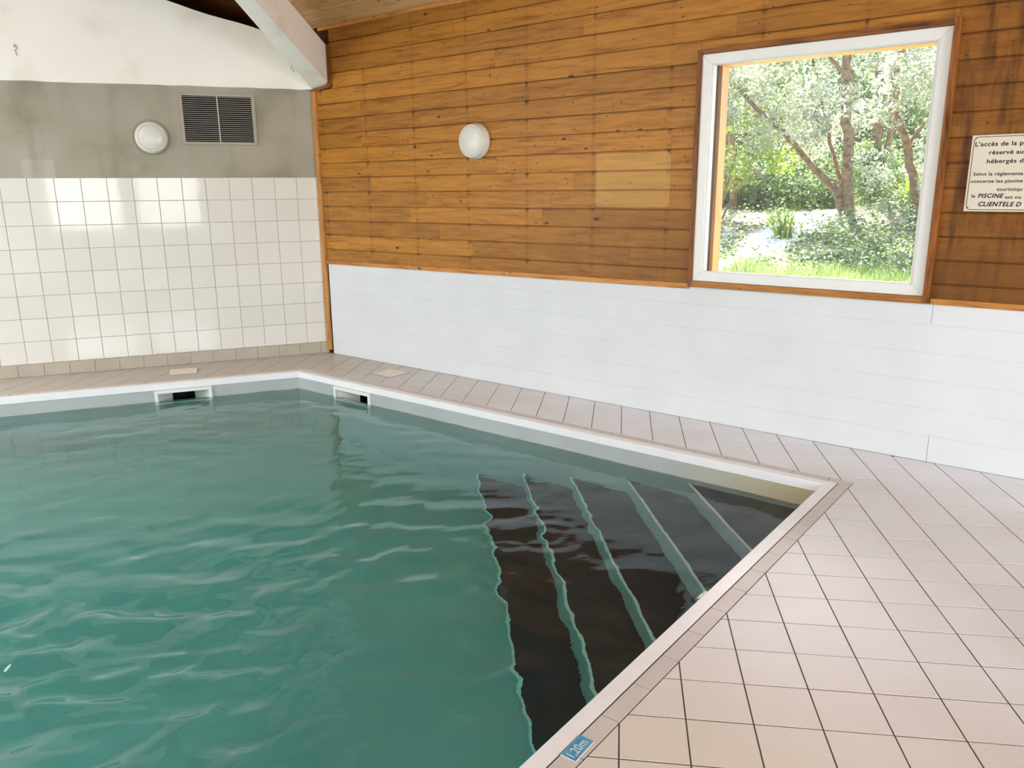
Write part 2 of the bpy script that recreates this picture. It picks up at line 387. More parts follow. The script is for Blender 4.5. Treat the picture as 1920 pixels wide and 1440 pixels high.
# ---------------------------------------------------------------- pool geometry numbers
K = Vector((1.844, -4.756, 0)); BR = Vector((-.404, -.78, 0)); BL = Vector((-6.4, -.78, 0))
E2 = Vector((-.867, -.498, 0)).normalized(); NL = K + E2 * 6.6
POOL = [K, BR, BL, NL]                         # counter-clockwise seen from above
ZC, ZW, ZB = -.048, -.148, -1.31               # underside of the coping, water level, pool bottom
def off_poly(poly, d):
    out = []; n = len(poly)
    for i in range(n):
        p0, p1, p2 = poly[i - 1], poly[i], poly[(i + 1) % n]
        a = (p1 - p0).normalized(); b = (p2 - p1).normalized()
        na = Vector((a.y, -a.x, 0)); nb = Vector((b.y, -b.x, 0))
        # intersect the two shifted lines
        q0 = p1 + na * d; q1 = p1 + nb * d; den = a.x * b.y - a.y * b.x
        t_ = ((q1.x - q0.x) * b.y - (q1.y - q0.y) * b.x) / den
        out.append(q0 + a * t_)
    return out
POOL_C = off_poly(POOL, .060); POOL_B = off_poly(POOL, .066); POOL_O = off_poly(POOL, .125)

# ---------------------------------------------------------------- room shell
ROOM = [Vector((0, 0, 0)), Vector((XL, 0, 0)), Vector((XL, YR, 0)), Vector((W.x * (-YR / -W.y), YR, 0))]
ROOM.reverse(); SR = ROOM[0].length            # length of the wood wall
def clip(poly, p, nrm):                        # keep the side where (x-p).n <= 0
    out = []; m = len(poly)
    for i in range(m):
        a, b = poly[i], poly[(i + 1) % m]; da = (a - p).dot(nrm); db = (b - p).dot(nrm)
        if da <= 0: out.append(a)
        if (da < 0 < db) or (db < 0 < da): out.append(a + (b - a) * (da / (da - db)))
    return out
def outn(a, b): d = (b - a).normalized(); return Vector((d.y, -d.x, 0))
def parea(p): return .5 * abs(sum(p[i].x * p[(i + 1) % len(p)].y - p[(i + 1) % len(p)].x * p[i].y for i in range(len(p))))

ccw = lambda P: P if sum(P[i].x * P[(i + 1) % len(P)].y - P[(i + 1) % len(P)].x * P[i].y for i in range(len(P))) > 0 else P[::-1]
ROOM = ccw(ROOM); assert ccw(POOL) == POOL
# floor slab: ring between the room outline and the pool
fl = MB(); zt, zb = -.0016, -.06
big = off_poly(ROOM, .15)
ringO = big; ringI = POOL_C
def ring(mb, outer, inner, z0, z1):
    """solid ring; both polygons convex, cut into wedges by the inner polygon's edge lines"""
    n = len(inner)
    for i in range(n):
        reg = list(outer); a, b = inner[i], inner[(i + 1) % n]
        reg = clip(reg, a, -outn(a, b))
        for j in range(i):
            c_, d_ = inner[j], inner[(j + 1) % n]; reg = clip(reg, c_, outn(c_, d_))
        if len(reg) < 3 or parea(reg) < 1e-6: continue
        k = len(reg); vs = [(p.x, p.y, z1) for p in reg] + [(p.x, p.y, z0) for p in reg]
        fs = [tuple(range(k)), tuple(range(2 * k - 1, k - 1, -1))] + [(q, q + k, (q + 1) % k + k, (q + 1) % k) for q in range(k)]
        mb.add(vs, fs)
ring(fl, ringO, ringI, zb, zt)
floor = fl.build('floor', M_GROUTF); tag(floor, kind='structure')

# floor tiles, laid on the diagonal, 20 cm
T = .2002; TH = -.5251; O = Vector((2.0827, -4.9821, 0)); dA = Vector((math.cos(TH), math.sin(TH), 0)); dB = Vector((-math.sin(TH), math.cos(TH), 0))
def project(p):
    d = Vector(p) - CAM; zz = d.dot(fw)
    if zz < .1: return None
    return 960 + FPX * d.dot(r2) / zz, 720 - FPX * d.dot(u2) / zz, zz
def inside(poly, p): return all((p - poly[i]).dot(outn(poly[i], poly[(i + 1) % len(poly)])) < 0 for i in range(len(poly)))
pieces = []
ROOMI = off_poly(ROOM, -.004)
for i in range(-45, 60):
    for j in range(-60, 60):
        g = .0024; c0 = O - dA * (T * i) - dB * (T * j)
        sq = [c0 + dA * g + dB * g, c0 + dA * (T - g) + dB * g, c0 + dA * (T - g) + dB * (T - g), c0 + dA * g + dB * (T - g)]
        ctr = sum(sq, Vector()) / 4
        if ctr.x < XL - .3 or ctr.x > 6.5 or ctr.y < YR - .3 or ctr.y > .3: continue
        for q in range(4): sq = clip(sq, ROOMI[q], outn(ROOMI[q], ROOMI[(q + 1) % 4]))
        if len(sq) < 3 or parea(sq) < 2e-4: continue
        P3 = off_poly(POOL_O, .004)
        if all(inside(P3, v) for v in sq): continue
        regs = []; rest = sq
        for q in range(4):
            a, b = P3[q], P3[(q + 1) % 4]; o_ = clip(rest, a, -outn(a, b))
            if len(o_) > 2 and parea(o_) > 1e-4: regs.append(o_)
            rest = clip(rest, a, outn(a, b))
            if len(rest) < 3: break
        if not regs: continue
        pp = project(ctr); vis = 0
        if pp and -60 < pp[0] < 1980 and 600 < pp[1] < 1500:
            vis = sum(parea(r_) for r_ in regs) * FPX ** 2 / pp[2] ** 2 * max(.02, (CAM.z) / pp[2])
        pieces.append((vis, regs, (i, j)))
pieces.sort(key=lambda q: -q[0])
def tile_geo(mb, regs, dz):
    for rg in regs:
        rg = ccw(rg); k = len(rg); cc = sum(rg, Vector()) / k
        top = []
        for v in rg:
            d = (cc - v); L = d.length; top.append(v + d * min(.0010 / max(L, 1e-4), .4))
        vs = [(p.x, p.y, -.012) for p in rg] + [(p.x, p.y, dz - .0007) for p in rg] + [(p.x, p.y, dz) for p in top]
        fs = [tuple(range(2 * k, 3 * k))]
        for q in range(k):
            w_ = (q + 1) % k; fs += [(q, w_, w_ + k, q + k), (q + k, w_ + k, w_ + 2 * k, q + 2 * k)]
        mb.add(vs, fs)
rest_mb = MB(); nt = 0
for vis, regs, ij in pieces:
    if vis > 0 and nt < 300:
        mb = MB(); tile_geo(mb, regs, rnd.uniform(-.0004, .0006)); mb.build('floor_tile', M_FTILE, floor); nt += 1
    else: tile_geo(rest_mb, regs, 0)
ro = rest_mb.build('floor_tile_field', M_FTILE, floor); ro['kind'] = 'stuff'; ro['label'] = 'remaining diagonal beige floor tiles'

# border tiles round the pool (parts of the floor)
for si in range(4):
    a0, a1 = POOL_B[si], POOL_B[(si + 1) % 4]; b0, b1 = POOL_O[si], POOL_O[(si + 1) % 4]
    d = (b1 - b0).normalized(); L = (b1 - b0).length; nn = outn(b0, b1)
    pitch = .199; cuts = []
    # joints measured on the near side run from the corner (side index 3 ends at K)
    s0 = 0
    if si == 3:
        Kp = b1; first = .069 + .045; cuts = [L - first - pitch * q for q in range(int((L - first) / pitch))][::-1]
    else:
        cuts = [.12 + pitch * q for q in range(int((L - .12) / pitch))]
    ed = [0] + [c_ for c_ in cuts if .03 < c_ < L - .03] + [L]
    for e0, e1_ in zip(ed[:-1], ed[1:]):
        quad = [b0 + d * (e0 + .0018), b0 + d * (e1_ - .0018), b0 + d * (e1_ - .0018) - nn * .059, b0 + d * (e0 + .0018) - nn * .059]
        # mitre the ends
        poly = quad
        if e0 == 0:
            dg = (POOL_O[si] - POOL_B[si]).normalized(); nv = Vector((dg.y, -dg.x, 0)); nv = nv if nv.dot(d) < 0 else -nv
            poly = clip(poly, POOL_O[si], nv)
        if e1_ == L:
            q1 = (si + 1) % 4; dg = (POOL_O[q1] - POOL_B[q1]).normalized(); nv = Vector((dg.y, -dg.x, 0)); nv = nv if nv.dot(d) > 0 else -nv
            poly = clip(poly, POOL_O[q1], nv)
        if len(poly) < 3: continue
        vis_ = project(sum(poly, Vector()) / len(poly))
        mb = MB(); tile_geo(mb, [poly], .0015); mb.build('border_tile', M_BORDER, floor)

# ---------------------------------------------------------------- tiled wall (back)
wb = MB(); wb.box(XL - .15, .3, .014, .2, -.06, 1.687)
wall_back = wb.build('wall_back', M_GROUT); tag(wall_back, kind='structure')
n_ind = 16
restt = MB()
def wtile(mb, x0, x1, z0, z1, yf=0.0, th=.014, ch=.0022):
    mb.add([(x0, yf + th, z0), (x1, yf + th, z0), (x1, yf + th, z1), (x0, yf + th, z1),
            (x0, yf + ch, z0), (x1, yf + ch, z0), (x1, yf + ch, z1), (x0, yf + ch, z1),
            (x0 + ch, yf, z0 + ch), (x1 - ch, yf, z0 + ch), (x1 - ch, yf, z1 - ch), (x0 + ch, yf, z1 - ch)],
           [(8, 9, 10, 11), (0, 1, 5, 4), (1, 2, 6, 5), (2, 3, 7, 6), (3, 0, 4, 7), (4, 5, 9, 8), (5, 6, 10, 9), (6, 7, 11, 10), (7, 4, 8, 11)])
TX = .1992; PX, PZ, Z0 = .2, .1973, .1106
gg = .0014
for i in range(0, 38):
    x1 = -TX - PX * (i - 1) if i else 0.0; x0 = -TX - PX * i if i else -TX
    if x0 < XL: x0 = XL
    for j in range(8):
        z0 = Z0 + PZ * j; z1 = z0 + PZ
        if i < n_ind:
            mb = MB(); wtile(mb, x0 + gg, x1 - gg, z0 + gg, z1 - gg, yf=rnd.uniform(-.0004, .0004)); mb.build('wall_tile', M_TILE, wall_back)
        else: wtile(restt, x0 + gg, x1 - gg, z0 + gg, z1 - gg)
ro = restt.build('wall_tile_field', M_TILE, wall_back); ro['kind'] = 'stuff'; ro['label'] = 'cream glazed tiles farther along the wall'
mb = MB(); mb.box(XL - .15, .3, .001, .2, 1.688, 2.468); mb.build('rendered_band', M_GREY, wall_back)['label'] = 'stained grey band above the tiles'
# white plaster above, its top edge climbing to the left; uneven lower lip
vs = []; fs = []; xs = [x * .12 for x in range(3, -64, -1)]
for q, x in enumerate(xs):
    zl = 2.470 - .006 * max(0, -x) / 1 + rnd.uniform(-.004, .004); zt_ = 2.852 + .246 * max(0, -x) + (.006 * math.sin(x * 9))
    vs += [(x, -.010, zl), (x, -.010, zt_), (x, .16, zl), (x, .16, zt_)]
    if q:
        a = (q - 1) * 4; b = q * 4
        fs += [(a, a + 1, b + 1, b), (a + 1, a + 3, b + 3, b + 1), (a + 2, b + 2, b + 3, a + 3), (a, b, b + 2, a + 2)]
recalc(mesh('plaster_gable', vs, fs, M_UPPER, wall_back))['label'] = 'white rough plaster above the grey band'
# skirting tiles
sk = MB(); sk.box(XL, 0, -.004, .0, 0, .1085)
base_back = sk.build('baseboard_back', M_GROUT); tag(base_back, kind='structure')
x1 = -.002; first = .0735
for i in range(38):
    x0 = -.0755 - .2002 * i
    if x0 < XL: break
    mb = MB(); wtile(mb, x0 + .0015, x1 - .0015, .002, .1075, yf=-.011, th=.009, ch=.002); mb.build('skirting_tile', M_SKIRT, base_back); x1 = x0

# ---------------------------------------------------------------- wood wall (right)
# local frame: x = along the wall from the corner, y = outward, z = up
S1, S2, G1, G2 = 3.889, 5.297, .963, 2.376      # window frame outline
def tilt(s, z): return z - .014 * max(0, 1 - s / 3.8) * min(1, max(0, z) / .14) * max(0, 1 - max(0, z - 1.0) / .5)
wr = MB()
wr.box(-.2, S1 + .02, .016, .2, -.06, 3.6); wr.box(S2 - .02, SR + .2, .016, .2, -.06, 3.6)
wr.box(S1 + .02, S2 - .02, .016, .2, -.06, G1 + .02); wr.box(S1 + .02, S2 - .02, .016, .2, G2 - .02, 3.6)
M_CORE = plain('dark_wall_core', srgb(70, 44, 24), .9, .2)
wall_right = wr.build('wall_right', M_CORE); wall_right.rotation_euler = (0, 0, ROT_R); tag(wall_right, kind='structure')
def board(name, s0, s1, z0, z1, mat, parent=wall_right, groove=.008, lip=.003, depth=.014, gap=.0012, rec=.011):
    """one tongue-and-groove board: flat face, chamfered lower edge, set-back tongue above"""
    hh = z1 - z0; prof = [(depth, gap), (lip, gap), (0, gap + lip), (0, hh - groove), (lip, hh - groove + lip * .6), (rec, hh - groove + lip * .7), (rec, hh), (depth, hh)]
    vs = []
    ss = (s0, 3.8, s1) if s0 < 3.8 < s1 else (s0, s1)
    for s in ss:
        for y, h in prof: vs.append((s, y, tilt(s, z0 + h)))
    k = len(prof); m_ = (len(ss) - 1) * k
    fs = [(b_ + i, b_ + (i + 1) % k, b_ + (i + 1) % k + k, b_ + i + k) for b_ in range(0, m_, k) for i in range(k)] + [tuple(range(k))[::-1], tuple(range(m_, m_ + k))]
    return recalc(mesh(name, vs, fs, mat, parent))
WP = .1296; WZ = [1.037 + WP * k for k in range(-1, 16)]
C1, C2, CG1, CG2 = 3.872, 5.318, .93, 2.40      # casing outline: boards stop here
BT = .262                                      # boards start after the beam-end trims higher up
for ri in range(len(WZ) - 1):
    z0, z1 = WZ[ri], WZ[ri + 1]
    st = .03 if z0 < 2.46 else .275
    if z1 > 2.46 and z0 < 2.46: st = .03
    cuts = [st]; x = st + rnd.uniform(.6, 2.2)
    while x < SR: cuts.append(x); x += rnd.uniform(1.3, 2.5)
    cuts.append(SR)
    for a, b in zip(cuts[:-1], cuts[1:]):
        segs = [(a, b)]
        if z1 > CG1 and z0 < CG2 and not (z0 > CG2 - .01):
            segs = []
            if a < C1: segs.append((a, min(b, C1)))
            if b > C2: segs.append((max(a, C2), b))
        for u, v in segs:
            if v - u < .02: continue
            zz0 = max(z0, .926 if u < 4 else .945)
            if z1 - zz0 < .02: continue
            if z0 < CG2 < z1 and u >= C2 - .01 or not (z0 < CG2 < z1): board('wood_board', u + .0006, v - .0006, zz0, z1, M_WALLWOOD)
            else: board('wood_board', u + .0006, v - .0006, zz0, z1, M_WALLWOOD)
# strip of board between the window head and the row above it
zr = next(z for z in WZ if z > CG2)
board('wood_board', C1 + .001, C2 - .001, CG2, zr, M_WALLWOOD)
# battens that close the boarding at the bottom
def rbox(name, s0, s1, y0, y1, z0a, z1a, mat, z0b=None, z1b=None, bev=.002, parent=wall_right):
    z0b = z0a if z0b is None else z0b; z1b = z1a if z1b is None else z1b
    mb = MB(); mb.hexa([(s0, y0, z0a), (s1, y0, z0b), (s1, y1, z0b), (s0, y1, z0a), (s0, y0, z1a), (s1, y0, z1b), (s1, y1, z1b), (s0, y1, z1a)])
    return mb.build(name, mat, parent, bevel=bev)
rbox('bottom_batten', .066, 3.862, -.016, .004, .881, .915, M_TRIM, .906, .942)
rbox('bottom_batten', 5.335, SR, -.016, .004, .921, .953, M_TRIM, .918, .950)
# corner upright and trims round the beam end
mb = MB(); mb.hexa([(.004, -.022, .035), (.062, -.022, .035), (.062, .004, .035), (.004, .004, .035), (.004, -.022, 2.462), (.066, -.022, 2.462), (.066, .004, 2.462), (.004, .004, 2.462)])
mb.build('corner_batten', M_TRIMV, wall_right, bevel=.003)['label'] = 'upright corner batten, worn at the foot'
rbox('beam_trim', .248, .272, -.03, .004, 2.485, 2.83, M_CASEV)
rbox('beam_trim', .272, .292, -.018, .004, 2.478, 2.82, M_CASEV)
rbox('beam_trim', .012, .292, -.026, .004, 2.446, 2.470, M_CASE, 2.474, 2.499)
rbox('ceiling_batten', .15, SR, -.018, .004, 2.955, 2.985, M_TRIM)
# white cladding
PB = .1613
joints = [[2.9, 5.41, 8.4], [4.1, 7.6], [3.3, 7.0], [4.6, 8.2], [2.7, 6.9], [5.358, 8.9]]
for k in range(6):
    z0 = PB * k; z1 = PB * (k + 1)
    if k == 5: z1 = .924
    ed = [.078] + joints[k] + [SR]
    if k not in (0, 5): ed = [.078, SR]
    elif k == 0: ed = [.078, 5.412, SR]
    else: ed = [.078, 5.352, SR]
    for a, b in zip(ed[:-1], ed[1:]):
        zz = z1
        # slight tilt handled in board()
        board('white_board', a + .001, b - .001, z0, zz, M_WHITEBOARD, groove=.006, lip=.0012, gap=0, rec=.003)
# window
win = empty('window_1', (0, 0, 0), ROT_R); tag(win, kind='structure')
def rframe(name, s0, s1, z0, z1, wd, y0, y1, mat, parent, bev=.002):
    """four mitred lengths in one frame"""
    mb = MB(); wl_, wr_, wb_, wt_ = wd if isinstance(wd, tuple) else (wd,) * 4
    o = [(s0, z0), (s1, z0), (s1, z1), (s0, z1)]; i_ = [(s0 + wl_, z0 + wb_), (s1 - wr_, z0 + wb_), (s1 - wr_, z1 - wt_), (s0 + wl_, z1 - wt_)]
    for k in range(4):
        a, b, c, d = o[k], o[(k + 1) % 4], i_[(k + 1) % 4], i_[k]
        mb.hexa([(a[0], y0, a[1]), (b[0], y0, b[1]), (b[0], y1, b[1]), (a[0], y1, a[1]), (d[0], y0, d[1]), (c[0], y0, c[1]), (c[0], y1, c[1]), (d[0], y1, d[1])])
    o_ = mb.build(name, mat, parent); recalc(o_)
    if bev:
        m = o_.modifiers.new('bevel', 'BEVEL'); m.width = bev; m.segments = 2; m.limit_method = 'ANGLE'
    return o_
rframe('window_frame', S1, S2, G1, G2, .062, -.016, .05, M_PVC, win, .003)
rframe('glazing_bead', S1 + .055, S2 - .055, G1 + .044, G2 - .044, .022, -.006, .04, M_PVC, win, .003)
mb = MB(); mb.box(S1 + .07, S2 - .07, .026, .032, G1 + .045, G2 - .045); mb.build('pane', M_GLASS, win)
rbox('window_casing', C1 - .010, C1 + .018, -.030, .016, .921, 2.402, M_CASEV, parent=win)
rbox('window_casing', S2 + .001, S2 + .034, -.040, .016, .926, 2.412, M_CASEV, parent=win)
rbox('window_casing', C1 + .019, S2, -.030, .016, 2.377, 2.404, M_CASE, 2.377, 2.412, parent=win)
rbox('window_casing', C1 + .019, S2, -.030, .016, .923, .9615, M_TRIM, parent=win)

# ---------------------------------------------------------------- other walls, with their glazed openings (behind the camera)
def wall_with_holes(name, p0, p1, h, holes, th=.15, off=0):
    d = Vector(p1) - Vector(p0); L = d.length; mb = MB(); xs = 0
    for a, b, z0, z1 in sorted(holes):
        mb.box(xs, a, 0, th, -.06, h); 
        if z0 > 0.01: mb.box(a, b, 0, th, -.06, z0)
        mb.box(a, b, 0, th, z1, h); xs = b
    mb.box(xs, L, 0, th, -.06, h)
    o = mb.build(name, M_SHELL); o.location = p0; o.rotation_euler = (0, 0, math.atan2(d.y, d.x)); tag(o, kind='structure'); return o
wall_with_holes('wall_left', (XL, 0.2, 0), (XL, YR, 0), 5.2, [(.8, 4.3, .05, 2.85)], th=-.15)
wall_with_holes('wall_rear', (XL, YR, 0), (ROOM[0].x + .2 if ROOM[0].x > 3 else 6.3, YR, 0), 5.2, [(-XL - 3.7, -XL - 2.3, .8, 2.65), (-XL - 2.1, -XL - .8, .8, 2.65), (9.1, 13.1, .05, 2.7)], th=-.15)
k = 2
for (a, b, z0, z1) in ((-3.7, -2.3, .8, 2.65), (-2.1, -.8, .8, 2.65), (1.6, 5.6, .05, 2.7)):
    mb = MB(); mb.box(a, b, YR - .06, YR, z0, z0 + .06); mb.box(a, b, YR - .06, YR, z1 - .06, z1); mb.box(a, a + .06, YR - .06, YR, z0, z1); mb.box(b - .06, b, YR - .06, YR, z0, z1)
    if b - a > 3:
        for q in (1, 2): mb.box(a + (b - a) * q / 3 - .04, a + (b - a) * q / 3 + .04, YR - .06, YR, z0, z1)
    o = mb.build('window_%d' % k, M_RAIL); tag(o, kind='structure'); k += 1
mb = MB(); y0, y1 = -4.1, -.6
mb.box(XL - .06, XL, y0, y1, .05, .11); mb.box(XL - .06, XL, y0, y1, 2.79, 2.85)
for q in range(4): yy = y0 + (y1 - y0) * q / 3; mb.box(XL - .06, XL, yy - .04, yy + .04, .05, 2.85)
tag(mb.build('window_%d' % k, M_RAIL), kind='structure')

for (sx_, sy_) in ((-5.9, -3.2), (-5.9, -7.0)):  # frames round the added overhead lights; the ceiling has no openings here
    k += 1; mb = MB()
    for (a, b, c_, d_) in ((-.85, .85, -1.2, -1.12), (-.85, .85, 1.12, 1.2), (-.85, -.77, -1.12, 1.12), (.77, .85, -1.12, 1.12)): mb.box(sx_ + a, sx_ + b, sy_ + c_, sy_ + d_, 3.98, 4.5)
    tag(mb.build('window_%d' % k, M_RAIL), kind='structure')
# ---------------------------------------------------------------- ceiling: planes rising from the wood wall, then falling
CZ, SL = 2.985, .285
ceiling = empty('ceiling', (0, 0, 0), ROT_R); tag(ceiling, kind='structure')
def cz(dist): return CZ + SL * dist
cs = MB()
def cslab(s0, s1, d0, d1, z0, z1, th=.03): cs.hexa([(s0, -d0, z0), (s1, -d0, z0), (s1, -d1, z1), (s0, -d1, z1), (s0, -d0, z0 + th), (s1, -d0, z0 + th), (s1, -d1, z1 + th), (s0, -d1, z1 + th)])
cslab(-8, SR + 4, -.2, 5.5, cz(-.2) + .016, cz(5.5) + .016); cslab(-12, SR + 4, 5.5, 14, cz(5.5) + .016, cz(5.5) - 1.2)
cs.build('ceiling_deck', M_CEILB, ceiling)
pp_ = .13
for q in range(24):                             # boards run parallel to the wood wall
    d0, d1 = q * pp_, (q + 1) * pp_ - .004; z0, z1 = cz(d0), cz(d1)
    if q >= 14: continue
    for (sa, sb, mt) in ((-2.2, -.0, M_CEILD), (0.0, 2.3 + (q * 7 % 5) * .3, M_CEIL), (2.3 + (q * 7 % 5) * .3, 6.0, M_CEIL)):  # boards left of the corner get the brown with the shade painted in
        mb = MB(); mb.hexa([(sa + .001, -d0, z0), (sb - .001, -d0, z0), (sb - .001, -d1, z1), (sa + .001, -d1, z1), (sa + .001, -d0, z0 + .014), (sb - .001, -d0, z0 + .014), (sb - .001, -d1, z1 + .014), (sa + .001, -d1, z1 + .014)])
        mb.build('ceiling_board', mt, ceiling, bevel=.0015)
# closes the void behind the plaster gable
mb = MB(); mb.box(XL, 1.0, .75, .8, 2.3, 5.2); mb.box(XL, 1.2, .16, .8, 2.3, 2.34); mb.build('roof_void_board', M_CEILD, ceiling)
ceiling.children[-1].matrix_parent_inverse = Matrix.Rotation(-ROT_R, 4, 'Z')

# the white diagonal beam
d = Vector((math.cos(math.radians(240)), math.sin(math.radians(240)), 0)); Lb = 6.5
def ray_end(P, sl): return Vector(P) + d * Lb + Vector((0, 0, sl * Lb))
A0 = Vector((.1203, -.2140, 2.5046)); B0 = Vector((.0056, -.0099, 2.4729)); T0 = Vector((.1203, -.2134, 2.822)); U0 = B0 + Vector((0, 0, .317))
e = .004
pts = [A0, B0, U0, T0]; ends = [ray_end(A0, .276), ray_end(B0, .317), ray_end(U0, .317), ray_end(T0, .255)]
pts = [p - N * .0 for p in pts]
beam = recalc(mesh('beam', [*pts, *ends], [(0, 1, 2, 3), (7, 6, 5, 4), (0, 4, 5, 1), (1, 5, 6, 2), (2, 6, 7, 3), (3, 7, 4, 0)], M_BEAM))
tag(beam, 'white painted sloping roof beam running out of the corner', 'beam', kind='structure')

# ---------------------------------------------------------------- pool
pool = empty('swimming_pool', (K.x, K.y, 0)); tag(pool, 'swimming pool with grey liner, white edging and corner steps', 'pool')
Pinv = Matrix.Translation((-K.x, -K.y, 0))
def inpool(o): o.parent = pool; o.matrix_parent_inverse = Pinv; return o
# skimmer openings cut through the liner walls: back wall x -1.586..-1.133 ; right wall e1 3.618..4.075
E1 = (BR - K).normalized(); LEN1 = (BR - K).length
def liner_wall(mb, P0, dirn, L, hole=None, zt=ZC + .04):
    nn = Vector((dirn.y, -dirn.x, 0)); th = .012
    def seg(a, b, z0, z1):
        p = [P0 + dirn * a, P0 + dirn * b]; q = [v + nn * th for v in p]
        mb.hexa([(p[0].x, p[0].y, z0), (p[1].x, p[1].y, z0), (q[1].x, q[1].y, z0), (q[0].x, q[0].y, z0), (p[0].x, p[0].y, z1), (p[1].x, p[1].y, z1), (q[1].x, q[1].y, z1), (q[0].x, q[0].y, z1)])
    if hole:
        a, b, z0, z1 = hole; seg(0, a, ZB, zt); seg(b, L, ZB, zt); seg(a, b, ZB, z0); seg(a, b, z1, zt)
    else: seg(0, L, ZB, zt)
SKZ0, SKZ1 = -.225, -.078
lw = MB(); dirs = [(BR - K), (BL - BR), (NL - BL), (K - NL)]
hR = (3.645, 4.048, SKZ0, SKZ1); xa = BR.x + 1.586; hL = (BR.x * 1 - (-1.160), BR.x - (-1.560), SKZ0, SKZ1)
POOLW = off_poly(POOL, .004)
for q in range(4):
    dd = (POOLW[(q + 1) % 4] - POOLW[q]); L = dd.length; hole = hR if q == 0 else (hL if q == 1 else None)
    liner_wall(lw, POOLW[q], dd.normalized(), L, hole)
Pw = off_poly(POOL, .02)
lw.add([(p.x, p.y, ZB) for p in Pw] + [(p.x, p.y, ZB - .02) for p in Pw], [(0, 1, 2, 3), (7, 6, 5, 4)])
inpool(lw.build('liner', M_LINER))
# white coping, one extrusion per side, mitred; overhangs the liner
for q in range(4):
    a_i, b_i = POOL[q], POOL[(q + 1) % 4]; a_o, b_o = POOL_C[q], POOL_C[(q + 1) % 4]
    a_m, b_m = off_poly(POOL, .006)[q], off_poly(POOL, .006)[(q + 1) % 4]
    prof = [(a_i, b_i, ZC), (a_i, b_i, -.002), (a_m, b_m, .0025), (a_o, b_o, .0025), (a_o, b_o, ZC)]
    vs = [(A_.x, A_.y, z) for A_, B_, z in prof] + [(B_.x, B_.y, z) for A_, B_, z in prof]; n_ = len(prof)
    fs = [(i, (i + 1) % n_, (i + 1) % n_ + n_, i + n_) for i in range(n_)] + [tuple(range(n_)), tuple(range(n_, 2 * n_))]
    inpool(recalc(mesh('coping_strip', vs, fs, M_COPING)))
# corner steps, 45 degree nosings
steps = [(-.232, .79), (-.441, 1.215), (-.655, 1.645), (-.856, 2.058), (-1.094, 2.485)]
Ks = POOLW[0]
def tri(L, z): return [(Ks.x, Ks.y, z), (Ks.x + E1.x * L, Ks.y + E1.y * L, z), (Ks.x + E2.x * L, Ks.y + E2.y * L, z)]
prev = None
for k, (z, L) in enumerate(steps):
    z0 = steps[k + 1][0] if k < 4 else ZB
    vs = tri(L, z0) + tri(L, z - .004); st_ = inpool(recalc(mesh('step', vs, [(0, 2, 1), (3, 4, 5), (0, 1, 4, 3), (1, 2, 5, 4), (2, 0, 3, 5)], M_LINER)))
    # charcoal cover on the tread, stopping short of the nosing
    L2 = L - .022; L0 = (steps[k - 1][1] + .002) if k else 0.002
    def at(l, f): return Ks + E1 * (l * (1 - f)) + E2 * (l * f)
    if k: ring4 = [at(L0, 0), at(L2, 0), at(L2, 1), at(L0, 1)]
    else: ring4 = [at(.002, 0), at(L2, 0), at(L2, 1)]
    n_ = len(ring4); vs = [(p.x, p.y, z - .0035) for p in ring4] + [(p.x, p.y, z) for p in ring4]
    tr = recalc(mesh('tread_cover', vs, [tuple(range(n_)), tuple(range(n_, 2 * n_))] + [(i, (i + 1) % n_, (i + 1) % n_ + n_, i + n_) for i in range(n_)], M_TREAD)); tr.parent = st_
    tr['label'] = 'charcoal tread cover'
    p = [at(L2 + .001, 0), at(L, 0), at(L, 1), at(L2 + .001, 1)]
    vs = [(v.x, v.y, z - .004) for v in p] + [(v.x, v.y, z + .004) for v in p]
    no = recalc(mesh('nosing', vs, [(0, 1, 2, 3), (4, 5, 6, 7), (0, 1, 5, 4), (1, 2, 6, 5), (2, 3, 7, 6), (3, 0, 4, 7)], M_NOSE)); no.parent = st_
    no['label'] = 'pale nosing strip'
# skimmers
def skimmer(origin, dirn, span):
    """white frame on the liner, funnel walls narrowing to a dark throat; dirn = along the wall"""
    nn = Vector((dirn.y, -dirn.x, 0)); ang = math.atan2(dirn.y, dirn.x); L = span; h0, h1 = -.242, -.0525
    root = MB(); rr = .027
    # frame proud of the liner (local x along, y towards the pool)
    for (a, b, z0, z1) in ((0, rr, h0, h1), (L - rr, L, h0, h1), (rr, L - rr, h1 - rr, h1), (rr, L - rr, h0, h0 + rr)):
        root.box(a, b, -.004, .014, z0, z1)
    f = root.build('skimmer', M_PVC, bevel=.0015); f.location = origin; f.rotation_euler = (0, 0, ang)
    inpool(f); f['label'] = 'white skimmer mouth'
    fu = MB(); a, b = rr, L - rr; c_, e_ = L * .30, L * .70; z0, z1 = h0 + rr, h1 - rr; D = .16
    def q4(p): fu.add(p, [(0, 1, 2, 3)])
    q4([(a, 0, z0), (c_, -D, z0), (c_, -D, z1), (a, 0, z1)]); q4([(b, 0, z0), (e_, -D, z0), (e_, -D, z1), (b, 0, z1)])
    q4([(a, 0, z0), (b, 0, z0), (e_, -D, z0), (c_, -D, z0)]); q4([(a, 0, z1), (b, 0, z1), (e_, -D, z1), (c_, -D, z1)])
    fo = fu.build('skimmer_funnel', M_LAMPW, f); fo.modifiers.new('t', 'SOLIDIFY').thickness = .003
    th = MB(); th.box(c_, e_, -D - .14, -D - .13, z0, z1); th.box(c_ - .006, c_, -D - .14, -D, z0, z1); th.box(e_, e_ + .006, -D - .14, -D, z0, z1)
    th.box(c_, e_, -D - .14, -D, z1, z1 + .006); th.box(c_, e_, -D - .14, -D, z0 - .006, z0); th.build('skimmer_throat', M_BLACK, f)['label'] = 'dark throat'
    return f
